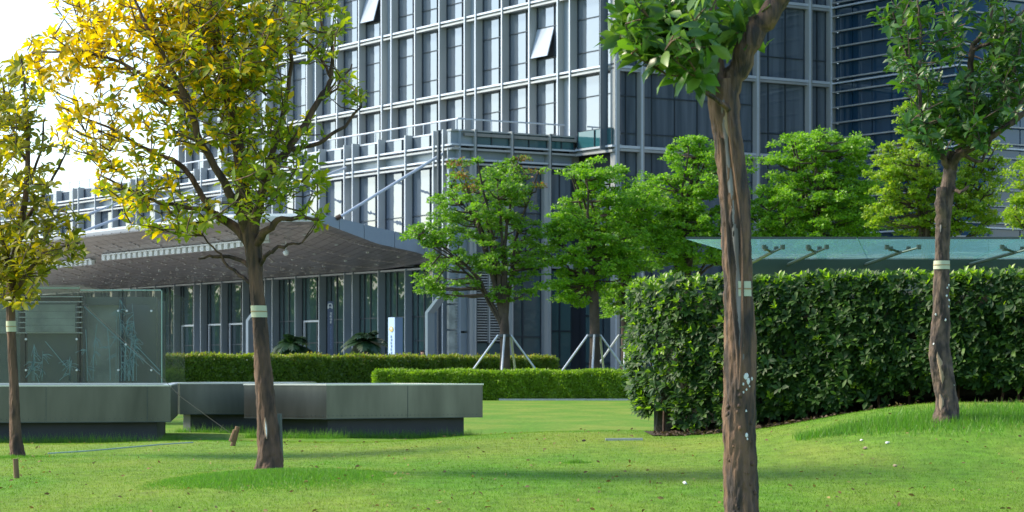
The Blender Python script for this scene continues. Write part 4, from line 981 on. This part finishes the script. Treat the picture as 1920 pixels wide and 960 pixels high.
# ---------------------------------------------------------------- tall hedge (right)
hg = empty('tall_hedge', tuple(at(1240, 820, 25)), label='tall dark glossy-leaved hedge filling the right behind two trunks', cat='hedge')
hx0, hx1 = 1.31, 7.0
def hfront(x): return 26.2-(x-hx0)*.60
zTop = EYE+.955
# undercut core
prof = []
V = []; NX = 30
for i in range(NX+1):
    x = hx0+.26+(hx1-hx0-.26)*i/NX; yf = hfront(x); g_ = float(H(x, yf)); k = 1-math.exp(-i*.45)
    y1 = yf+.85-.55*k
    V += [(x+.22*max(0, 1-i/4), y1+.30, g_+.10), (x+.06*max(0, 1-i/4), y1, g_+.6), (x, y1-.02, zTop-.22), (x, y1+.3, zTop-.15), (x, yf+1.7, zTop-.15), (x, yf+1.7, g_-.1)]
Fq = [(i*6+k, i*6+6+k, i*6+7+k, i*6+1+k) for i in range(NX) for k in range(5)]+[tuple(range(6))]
mesh('inner_core', V, Fq, M['core'], hg)  # solid near-black body filling the hedge behind its leaves
pos = []; drs = []; nr = []; sz = []; ymask = []
NR = 6400
for s_ in range(NR):
    u = rng.random(); face = rng.random()
    if face < .78:     # front with a rounded left corner
        x = hx0+(hx1-hx0)*u*(1 if u > 0 else 1); v = rng.random(); 
        g_ = float(H(x, hfront(x))); zlo = g_+.06+.16*min(1, (x-hx0)/3.2)+rng.normal(0, .05); z = zlo+(zTop-zlo)*v
        dx = max(0, .75-(x-hx0)); bulge = .75*(1-math.sqrt(max(0, 1-(dx/.75)**2))); under = .30*max(0, .5-(z-g_))
        y = hfront(x)+bulge+under+rng.normal(0, .05)+.04*math.sin(x*7)+.03*math.sin(z*9+x*3)
        if z < g_+.7 and x < hx0+.42*(1-(z-g_)/.7): continue
        n_ = Vector((-.55-(dx/.75)*1.0, -1, .35))
    elif face < .90:
        x = hx0+(hx1-hx0)*u; dx = max(0, .75-(x-hx0)); y = hfront(x)+.75*(1-math.sqrt(max(0, 1-(dx/.75)**2)))+.02+rng.random()**1.4*1.3
        z = zTop+rng.normal(0, .025)-.02; n_ = Vector((-.2, -.3, 1))
    else:
        x = hx0+.04+rng.normal(0, .035); y = hfront(x)+.72+rng.random()*1.0; g_ = float(H(x, y)); v = rng.random(); z = g_+.2+(zTop-g_-.2)*v; n_ = Vector((-1, -.4, .3))
        x += .3*max(0, .6-(z-g_))
    n_.normalize(); td = (n_*.8+Vector((rng.normal(0, .35), rng.normal(0, .25), rng.normal(.35, .3)))).normalized()
    topy = z > zTop-.10
    young_lit = (topy and rng.random() < .55) or rng.random() < .06 or (x < hx0+.9 and rng.random() < .22)  # pale leaves: new growth, plus the sunlit left end put into colour
    if young_lit and topy: td = (td+Vector((0, 0, 1.2))).normalized()
    nl = rng.integers(5, 9); e1 = td.orthogonal().normalized(); e2 = td.cross(e1); ls = rng.uniform(.062, .108)*(.8 if young_lit else 1)
    for j in range(nl):
        an = j*2.4+rng.uniform(-.3, .3); tilt = rng.uniform(.35, .8) if young_lit else rng.uniform(.6, 1.35); ax = e1*math.cos(an)+e2*math.sin(an)
        d = td*math.cos(tilt)+ax*math.sin(tilt); d.z -= 0 if young_lit else rng.uniform(0, .25)
        pos.append((x+ax.x*.005, y+ax.y*.005, z-td.z*(j/nl)*.03)); drs.append(tuple(d)); nr.append(tuple(td*.9-ax*.3+Vector((0, 0, .3)))); sz.append(ls*rng.uniform(.75, 1.15)); ymask.append(young_lit)
pos = np.array(pos); drs = np.array(drs); nr = np.array(nr); sz = np.array(sz); ymask = np.array(ymask)
leaves(hg, pos[~ymask], drs[~ymask], nr[~ymask], sz[~ymask], 'leafH', 240); leaves(hg, pos[ymask], drs[ymask], nr[ymask], sz[ymask], 'leafHy', 60, 'young_lit_foliage')
for k in range(22):
    x = hx0+.30+k*.26+random.uniform(-.08, .08); y = hfront(x)+.45+random.uniform(-.1, .15); z = float(H(x, y)); v, f = smooth_path([(x, y, z-.1), (x+random.uniform(-.05, .05), y, z+.3), (x+random.uniform(-.15, .15), y, z+.8)], [.016, .013, .008], 3, .01, k)
    v, f = tube_data(v, f, 6); mesh('stem', v, f, M['bark'], hg)
# litter bed
V = []; NX = 24
for i in range(NX+1):
    x = hx0+.15+(hx1-hx0)*i/NX; yf = hfront(x)
    for dy in (-.02-.05*math.sin(i*1.7), .5, 1.7): V.append((x, yf+dy, float(H(x, yf+dy))+.012))
o = mesh('leaf_litter_bed', V, [(i*3+k, i*3+3+k, i*3+4+k, i*3+1+k) for i in range(NX) for k in range(2)], M['soil']); tag(o, kind='structure')
n = 2500; x = rng.uniform(hx0+.2, 6.6, n); y = hfront(x)+rng.uniform(-.2, .5, n); p = np.stack([x, y, H(x, y)+rng.uniform(.01, .04, n)], 1)
B = basis(unitv(n)*[1, 1, .3], unitv(n)+[0, 0, .8]); V, Q = scatter(LEAF_V, LEAF_F, p, B, rng.uniform(.03, .06, n))
M['deadleaf'] = leafmat('dead_leaves', [(.05, .03, .018), (.09, .06, .035), (.03, .02, .014)], .1, .8)
tag(npmesh('dead_leaves', V, Q, M['deadleaf']), 'brown dead leaves strewn under the tall hedge', 'dead leaves', kind='stuff')

# ---------------------------------------------------------------- clipped hedges far back
def clipped(name, label, pts, wid, h0, h1, ltop, lside, n, ls, seed, wobble=.05):
    """pts: front edge polyline (x, y); hedge runs back by wid"""
    th = empty(name, (pts[0][0], pts[0][1], 0), label=label, cat='hedge'); r = np.random.default_rng(seed)
    P = np.array(pts, float); seg = np.linalg.norm(np.diff(P, axis=0), axis=1); cum = np.concatenate([[0], np.cumsum(seg)]); Lt = cum[-1]
    def pt(s): return np.stack([np.interp(s, cum, P[:, 0]), np.interp(s, cum, P[:, 1])], 1)
    s = np.linspace(0, Lt, 60); q = pt(s); V = []
    for (x, y) in q: V += [(x, y+.15, 0), (x, y+.12, h1-.14), (x, y+wid-.15, h1-.14), (x, y+wid-.15, 0)]
    mesh('inner_core', V, [(i*4+k, i*4+4+k, i*4+5+k, i*4+1+k) for i in range(59) for k in range(3)]+[(0, 1, 2, 3), (236, 237, 238, 239)], M['corefar'], th)
    ns = int(n*.62); s = r.random(ns)*Lt; q = pt(s); z = r.random(ns)*(h1-.02)
    lump = .06*np.sin(s*3.1)+.05*np.sin(s*7.7+z*5)
    p = np.stack([q[:, 0], q[:, 1]+lump+r.normal(0, .05, ns), z], 1); d = r.normal(size=(ns, 3))*.7+[0, -.6, .7]; u = r.normal(size=(ns, 3))*.5+[-.2, -1, .5]
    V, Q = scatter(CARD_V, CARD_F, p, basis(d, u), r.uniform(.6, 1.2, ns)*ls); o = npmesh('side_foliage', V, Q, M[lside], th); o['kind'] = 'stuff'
    nt_ = n-ns; s = r.random(nt_)*Lt; q = pt(s); t = r.random(nt_)**1.5
    p = np.stack([q[:, 0], q[:, 1]+t*wid, h1-.04+r.normal(0, .045, nt_)+.03*np.sin(s*2.3)+wobble*r.random(nt_)**6*2], 1); d = r.normal(size=(nt_, 3))*.6+[0, -.2, 1]; u = r.normal(size=(nt_, 3))*.6+[-.2, -.8, .8]
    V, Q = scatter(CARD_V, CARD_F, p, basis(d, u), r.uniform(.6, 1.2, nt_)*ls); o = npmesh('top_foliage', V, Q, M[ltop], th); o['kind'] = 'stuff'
    # ends
    ne = n//16
    for (x, y) in (P[0], P[-1]):
        p = np.stack([x+r.normal(0, .05, ne), y+r.random(ne)*wid, r.random(ne)*h1], 1); d = r.normal(size=(ne, 3)); V, Q = scatter(CARD_V, CARD_F, p, basis(d, r.normal(size=(ne, 3))), r.uniform(.6, 1.2, ne)*ls); o = npmesh('end_foliage', V, Q, M[lside], th); o['kind'] = 'stuff'
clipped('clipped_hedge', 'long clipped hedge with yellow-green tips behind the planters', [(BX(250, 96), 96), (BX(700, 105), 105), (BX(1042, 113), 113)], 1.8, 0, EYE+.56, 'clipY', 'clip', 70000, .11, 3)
clipped('clipped_hedge', 'low bright green clipped hedge at the far end of the open lawn', [(BX(702, 99.6), 99.6), (BX(1260, 99.6), 99.6)], 2.0, 0, EYE-.03, 'clipG', 'clipG', 60000, .085, 4, .02)

# ---------------------------------------------------------------- far staked trees
def far_tree(label, Y, trunkx, base_py, fork_py, tw, crown, npad, leafm, seed, stakes=True, padr=(.26, .60), per=330, top=None, gap=.0, red=False, leafsz=.13, depth=2.2, stems=5, flat=.6):
    """crown: list of (px, py, rx, ry) ellipses"""
    r0 = random.Random(seed); r = np.random.default_rng(seed); zb_ = 0.0
    b0 = Vector((BX(trunkx, Y), Y, 0)); th = empty('street_tree', tuple(b0), label=label, cat='tree', group='staked trees in front of the building')
    fk = at(trunkx, fork_py, Y); R0 = tw/2/F*Y
    v, f = tube_data(*smooth_path([b0-Vector((0, 0, .1)), b0.lerp(fk, .5)+Vector((.03, 0, 0)), fk, fk+Vector((0, 0, .5))], [R0*1.1, R0*.95, R0*.85, R0*.6], 4), 14, ridge=.05, seed=seed)
    mesh('trunk', v, f, M['barkfar'], th, smooth=True)
    npad = int(npad*2.2); leafsz *= 1.05; per = int(per*.72)
    ar = [c[2]*c[3] for c in crown]; pads = []; tries = 0
    while len(pads) < npad and tries < 12000:
        tries += 1; c = r0.choices(crown, ar)[0]; u = r0.uniform(-1, 1); w_ = r0.uniform(-1, 1); dd = r0.uniform(-1, 1)
        if u*u+w_*w_+dd*dd > 1: continue
        if r0.random() > .45+.55*(u*u+w_*w_+dd*dd): continue
        p = at(c[0]+u*c[2], c[1]+w_*c[3], Y); p.y += dd*depth*min(1, c[2]/90); rad = r0.uniform(*padr)
        if any((p-q).length < .50*(rad+rq) for q, rq in pads): continue
        pads.append((p, rad))
    # limbs: main stems, then branches from stems to each pad
    cz = [p for p, _ in pads]; xs_ = sorted(cz, key=lambda p: p.z)
    stem_pts = []
    tops = sorted(pads, key=lambda q: -q[0].z)[:max(stems*3, 6)]; r0.shuffle(tops)
    lat = sorted(pads, key=lambda q: -abs(q[0].x-b0.x))[:6]
    for qi, (q, rd) in enumerate(tops[:stems]+lat[:4]):
        lf = 1 if qi < stems else .62
        mid = fk.lerp(q, .45)+Vector((r0.uniform(-.3, .3), r0.uniform(-.4, .4), .15*(q-fk).length*(1 if q.z-fk.z > 1 else -.3))); pth, rr = smooth_path([fk-Vector((0, 0, .25)), fk.lerp(mid, .45)+Vector((0, 0, .15)), mid, q], [R0*.5*lf, R0*.40*lf, R0*.26*lf, .025], 5, .04, r0.randint(0, 99))
        v, f = tube_data(pth, rr, 8); mesh('limb', v, f, M['barkfar'], th, smooth=True); stem_pts += pth[3:]
    A = np.array([tuple(p) for p in stem_pts]); TW = Joined()
    for q, rd in pads:
        d2 = ((A-np.array(tuple(q)))**2).sum(1)+3*(A[:, 2] > q.z); s0 = Vector(A[int(np.argmin(d2))]); m_ = s0.lerp(q, .5)+Vector((r0.uniform(-.1, .1), r0.uniform(-.1, .1), -.08)); TW.add(*tube_data([s0, m_, q], [.045, .03, .012], 5))
    TW.build('twigs', 'barkfar', th, kind='stuff')
    PV = []; DV = []; UV = []; SZ = []
    for q, rd in pads:
        nsub = r0.randint(4, 7)
        for j in range(nsub):   # tufts inside each pad
            a = r0.uniform(0, 6.283); rr = rd*math.sqrt(r0.random())*1.1; c = np.array([q.x+rr*math.cos(a), q.y+rr*math.sin(a), q.z+r0.uniform(-.30, .30)*rd*2*flat+.10*rd-.35*rr*rr/rd])
            k = per//nsub; v = r.normal(size=(k, 3)); v /= np.linalg.norm(v, axis=1, keepdims=True); v[:, 2] = np.abs(v[:, 2])*1.0-.25
            sp = rd*.40+.05; p = c+v*sp*(r.random((k, 1))**.5)*[1, 1, .85]
            PV.append(p); DV.append(v*[1, 1, .3]+r.normal(size=(k, 3))*.35+[0, 0, -.1]); UV.append(np.tile([-.25, -.45, .8], (k, 1))+r.normal(size=(k, 3))*.6); SZ.append(r.uniform(.65, 1.2, k)*leafsz)
    P_ = np.concatenate(PV); D_ = np.concatenate(DV); U_ = np.concatenate(UV); Z_ = np.concatenate(SZ)
    if red:
        mk = (P_[:, 2] > at(0, 360, Y).z) & (np.sin(P_[:, 0]*2.1+P_[:, 2]*1.3+r.normal(0, .5, len(P_))) > .9)
        V, Q = scatter(CARD_V, CARD_F, P_[mk], basis(D_[mk], U_[mk]), Z_[mk]); o = npmesh('reddish_foliage', V, Q, M['red'], th); o['kind'] = 'stuff'
        P_, D_, U_, Z_ = P_[~mk], D_[~mk], U_[~mk], Z_[~mk]
    V, Q = scatter(CARD_V, CARD_F, P_, basis(D_, U_), Z_); o = npmesh('crown', V, Q, M[leafm], th); o['kind'] = 'stuff'
    if stakes:
        zc = at(0, 628, Y).z
        for (dx, dy) in ((-2.2, 0), (-.2, -2.0), (2.2, 0), (.6, 2.0)):
            J = Joined(); s0 = Vector((b0.x+dx, Y+dy, 0)); s1 = Vector((b0.x+math.copysign(R0*1.1, dx) if abs(dx) > .2 else b0.x-.02*0, Y+math.copysign(R0*1.2, dy) if abs(dy) > .2 else Y, zc)); rod(J, s0, s1, .045, 8); J.build('support_pole', 'steel', th)
        v, f = tube_data([(b0.x, Y, zc-.08), (b0.x, Y, zc+.03)], [R0*1.12]*2, 14); mesh('tie_band', v, f, M['frame'], th)
    return th
G2 = 'staked trees in front of the building'
far_tree('slender staked tree with reddish tips, nearest the canopy end', 105, 946, 700, 610, 21, [(900, 370, 95, 75), (890, 450, 125, 70), (960, 340, 55, 50), (850, 520, 70, 40), (985, 470, 45, 60), (800, 440, 40, 35), (960, 540, 45, 30)], 78, 'far1', 41, red=True, per=230, padr=(.24, .48), stems=8)
far_tree('staked tree with layered bright crown, just left of the tall hedge', 106, 1114, 700, 560, 21, [(1110, 400, 85, 45), (1095, 470, 85, 60), (1120, 330, 55, 32), (1050, 430, 30, 30), (1080, 540, 60, 30), (1165, 470, 40, 60)], 74, 'far2', 42, per=320)
far_tree('darker tree behind, its trunk half hidden by the left end of the tall hedge', 112, 1172, 700, 545, 20, [(1170, 470, 50, 60), (1200, 400, 40, 60), (1160, 560, 40, 30)], 40, 'far1', 43, per=320)
far_tree('vivid green tree showing left of the thick front trunk above the hedge', 108, 1290, 700, 540, 20, [(1230, 400, 70, 70), (1300, 340, 60, 80), (1290, 450, 85, 70), (1305, 275, 30, 25), (1380, 440, 40, 70), (1390, 320, 15, 40)], 90, 'far2', 44, stakes=False, per=330)
far_tree('dense round green tree just right of the thick front trunk', 108, 1540, 700, 540, 20, [(1530, 380, 105, 80), (1500, 300, 60, 55), (1570, 290, 60, 45), (1540, 430, 120, 50), (1430, 400, 30, 60), (1600, 360, 50, 60)], 105, 'far2', 45, stakes=False, per=340)
far_tree('airy pale green tree behind the broken-stub tree', 104, 1740, 700, 560, 18, [(1700, 330, 70, 70), (1720, 220, 35, 40), (1690, 400, 60, 45), (1830, 380, 55, 70), (1840, 300, 35, 50), (1770, 400, 60, 50)], 84, 'far3', 46, stakes=False, per=220, padr=(.24, .46), leafsz=.14, stems=8)
far_tree('yellow-green tree cut off by the right edge of the photo', 100, 1960, 700, 560, 18, [(1925, 400, 45, 45), (1960, 340, 60, 60), (1980, 420, 60, 40)], 40, 'far3', 47, stakes=False, per=330)

# ---------------------------------------------------------------- cycads, signs, portals, people by the entrance
def cycad(px, py_top, py_base, Y, wpx, label, seed):
    r0 = random.Random(seed); b0 = Vector((BX(px, Y), Y, 0)); crown = at(px, py_base, Y); th = empty('cycad', tuple(b0), label=label, cat='plant', group='cycads before the entrance')
    v, f = tube_data([b0, b0.lerp(crown, .5), crown], [.22, .2, .17], 10, ridge=.1, rough=.15); mesh('trunk', v, f, M['barkfar'], th)
    Ls = wpx*.85/F*Y
    for k in range(34):
        a = k*2.4; el = r0.uniform(-.1, 1.3); J = Joined(); prev = None; L_ = Ls*r0.uniform(.85, 1.15); n = 9
        c = [crown+Vector((math.cos(a)*L_*math.cos(el)*t, math.sin(a)*L_*math.cos(el)*t, L_*.9*math.sin(el)*t-.75*L_*t*t*(.55+.4*math.cos(el)))) for t in [i/n for i in range(n+1)]]
        for i in range(n):
            p, q = c[i], c[i+1]; d = (q-p).normalized(); sd = d.cross(Vector((0, 0, 1))).normalized(); w = .34*math.sin(math.pi*min(1, (i+1.2)/(n+1)))+.03
            for s_ in (-1, 1):
                for h in (0, .33, .66):
                    pp = p.lerp(q, h); e_ = pp+sd*s_*w+d*.16-Vector((0, 0, w*.35)); J.add([pp-d*.02, pp+d*.07, e_+d*.02, e_-d*.02], [(0, 1, 2, 3)])
        J.build('frond', 'palm', th)
cycad(550, 630, 648, 122, 60, 'spiky dark cycad just right of the leaning trunk', 1)
cycad(687, 618, 640, 120, 60, 'fuller dark cycad left of the pale blue sign', 2)
M['shrub'] = M['palm']
# pale blue totem
Yt = 117; tt_ = empty('sign_totem', (BX(740, Yt), Yt, 0), label='pale blue sign pillar with a small gold emblem by the entrance', cat='sign')
ztp = EYE+(HZ-595)/F*Yt; sw = .42
fa = Frame((BX(740, Yt), Yt), (-.75, .66), (-.66, -.75)); fb = Frame((BX(740, Yt), Yt), (.80, .60), (.60, -.80))
fa.box('body', tt_, 'signface', 0, sw, -.42, 0, 0, ztp); fb.box('side_panel', tt_, 'signside', .004, .44, 0, .02, 0, ztp)
bm = bmesh.new(); bmesh.ops.create_cone(bm, cap_ends=True, segments=20, radius1=.13, radius2=.13, depth=.02); me = bpy.data.meshes.new('emblem'); bm.to_mesh(me); bm.free(); me.materials.append(M['gold'])
mm = Matrix((tuple(fa.d)+(0,), (0, 0, 1, 0), tuple(fa.n)+(0,), (0, 0, 0, 1))).transposed(); 
def onf(fr, a, p, z): 
    m_ = Matrix.Identity(4)
    for i in range(3): m_[i][0] = -fr.d[i]; m_[i][1] = (0, 0, 1)[i]; m_[i][2] = fr.n[i]
    c = fr.P(a, p, z)
    for i in range(3): m_[i][3] = c[i]
    return m_
link('emblem', me, tt_, inv_chain(tt_) @ onf(fa, sw/2, .01, ztp-.55))
me2 = me.copy(); me2.materials.clear(); me2.materials.append(M['white']); o = link('emblem_centre', me2, tt_, inv_chain(tt_) @ onf(fa, sw/2, .02, ztp-.52) @ Matrix.Scale(.45, 4))
def glyphs(fr, th, a, p, z0, n, h, matn, seed):
    J = Joined(); r0 = random.Random(seed)
    for k in range(n):
        z = z0-k*h*1.25
        for q in range(3): J.box(fr, a-h*.4, a+h*.4, p, p+.008, z-h*(.1+.36*q)-.02*h, z-h*(.1+.36*q)+.08*h)
        J.box(fr, a-h*.06, a+h*.06, p, p+.01, z-h*.95, z+.05*h)
        if k % 2: J.box(fr, a-h*.42, a-h*.3, p, p+.009, z-h*.85, z)
        else: J.box(fr, a+h*.3, a+h*.42, p, p+.009, z-h*.85, z)
    J.build('lettering', matn, th)
glyphs(fa, tt_, sw/2, .0, ztp-.85, 12, .12, 'ink', 1)
# navy totem with the letter A
Ys = 130; ns = empty('sign_totem', (BX(619, Ys), Ys, 0), label='slim navy sign pillar headed by a white letter A, against the glazing', cat='sign')
WORLD.box('body', ns, 'signnavy', BX(614, Ys), BX(625, Ys), Ys, Ys+.2, 0, EYE+(HZ-565)/F*Ys)
fs = Frame((BX(614, Ys), Ys), (1, 0), (0, -1)); wS = BX(625, Ys)-BX(614, Ys)
J = Joined(); zA = EYE+(HZ-579)/F*Ys; c = wS*.45; hA = .26
# letter A: two legs, rounded top, crossbar
pts = [(c-.10, zA), (c-.10, zA+.17)]+[(c+.10*math.cos(math.pi-k*math.pi/8), zA+.17+.10*math.sin(k*math.pi/8)) for k in range(9)]+[(c+.10, zA+.17), (c+.10, zA)]
for i in range(len(pts)-1):
    (a, z), (a2, z2) = pts[i], pts[i+1]; d = math.hypot(a2-a, z2-z)
    if d < 1e-5: continue
    ox, oz = -(z2-z)/d*.022, (a2-a)/d*.022; J.add([fs.P(a-ox, .01, z-oz), fs.P(a2-ox, .01, z2-oz), fs.P(a2+ox, .01, z2+oz), fs.P(a+ox, .01, z+oz)], [(0, 1, 2, 3)])
J.box(fs, c-.1, c+.1, .0, .012, zA+.07, zA+.105); J.build('letter_a', 'white', ns)
glyphs(fs, ns, c+.04, .0, EYE+(HZ-586)/F*Ys, 4, .12, 'white', 2); glyphs(fs, ns, c+.04, .0, EYE+(HZ-612)/F*Ys, 12, .08, 'signside', 3)
# bent slab portals
def portal(px, pyb, pxt, pyt, Y, label):
    th = empty('bent_metal_portal', (BX(px, Y), Y, 0), label=label, cat='portal', group='bent pale metal portals')
    a = Vector((BX(px, Y), Y, 0)); b_ = at(px, pyb, Y); c_ = at(pxt, pyt, Y); w = .12; dp = dR*.5
    pr = [a, b_, c_]; ins_ = [a+Vector((w, 0, 0)), b_+Vector((w, 0, -.05)), c_+Vector((w*.4, 0, -w))]
    V = [tuple(p) for p in pr+ins_]+[tuple(p+Vector((.30, .9, 0))) for p in pr+ins_]
    mesh('edge', V, [(0, 3, 4, 1), (1, 4, 5, 2)], M['white'], th)
    mesh('slab', V, [(0, 1, 7, 6), (1, 2, 8, 7), (3, 9, 10, 4), (4, 10, 11, 5), (2, 5, 11, 8), (6, 7, 10, 9), (7, 8, 11, 10)], M['panel'], th)  # slab sides get a darker panel colour that stands for their shade
portal(797, 585, 828, 545, 118, 'pale bent metal portal at the end of the canopy, right of the blue sign')
portal(461, 600, 478, 577, 128, 'pale bent metal portal half hidden behind the leaning trunk')
def person(px, Y, top_py, label, shirt):
    hd = at(px, top_py, Y); h = 1.66; z0 = hd.z-h; x = hd.x; th = empty('person', (x, Y, z0), label=label, cat='person')
    def sk(name, pts, edges, rad, matn):
        me = bpy.data.meshes.new(name); me.from_pydata(pts, edges, []); me.materials.append(M[matn]); o = link(name, me, th)
        md = o.modifiers.new('skin', 'SKIN'); sv = me.skin_vertices[0].data
        for i, r_ in enumerate(rad): sv[i].radius = (r_, r_*.8)
        sv[0].use_root = True; s2 = o.modifiers.new('sub', 'SUBSURF'); s2.levels = 1; s2.render_levels = 2; return o
    pts = [(0, 0, .92), (0, 0, 1.15), (0, 0, 1.36), (0, 0, 1.44), (0, -.01, 1.50), (0, -.02, 1.60), (-.18, 0, 1.36), (-.24, 0, 1.08), (-.22, -.1, .84), (.18, 0, 1.36), (.24, 0, 1.08), (.22, -.1, .84),
           (-.09, 0, .86), (-.10, -.03, .48), (-.10, 0, .06), (.09, 0, .86), (.10, .03, .48), (.10, 0, .06), (-.1, -.14, .04), (.1, -.14, .04)]
    ed_ = [(0, 1), (1, 2), (2, 3), (3, 4), (4, 5), (2, 6), (6, 7), (7, 8), (2, 9), (9, 10), (10, 11), (0, 12), (12, 13), (13, 14), (0, 15), (15, 16), (16, 17), (14, 18), (17, 19)]
    sk('body', pts, ed_, [.15, .14, .15, .055, .085, .08, .06, .045, .03, .06, .045, .03, .08, .06, .045, .08, .06, .045, .035, .035], 'skin')
    sk('jacket', [(0, 0, .88), (0, 0, 1.15), (0, 0, 1.36), (-.19, 0, 1.37), (-.25, 0, 1.08), (-.235, -.08, .9), (.19, 0, 1.37), (.25, 0, 1.08), (.235, -.08, .9)], [(0, 1), (1, 2), (2, 3), (3, 4), (4, 5), (2, 6), (6, 7), (7, 8)], [.17, .16, .165, .075, .06, .05, .075, .06, .05], shirt)
    sk('trousers', [(0, 0, .90), (-.09, 0, .84), (-.10, -.03, .48), (-.10, 0, .1), (.09, 0, .84), (.10, .03, .48), (.10, 0, .1)], [(0, 1), (1, 2), (2, 3), (0, 4), (4, 5), (5, 6)], [.155, .095, .075, .06, .095, .075, .06], 'cloth')
    sk('hair', [(0, .02, 1.56), (0, .025, 1.62), (0, .05, 1.50)], [(0, 1), (0, 2)], [.105, .085, .08], 'hair')
person(792, 119, 657, 'dark-haired person partly hidden behind the bent portal, left of its post', 'pink')
person(809, 119.5, 658, 'dark-haired person in black just right of the portal post', 'cloth')
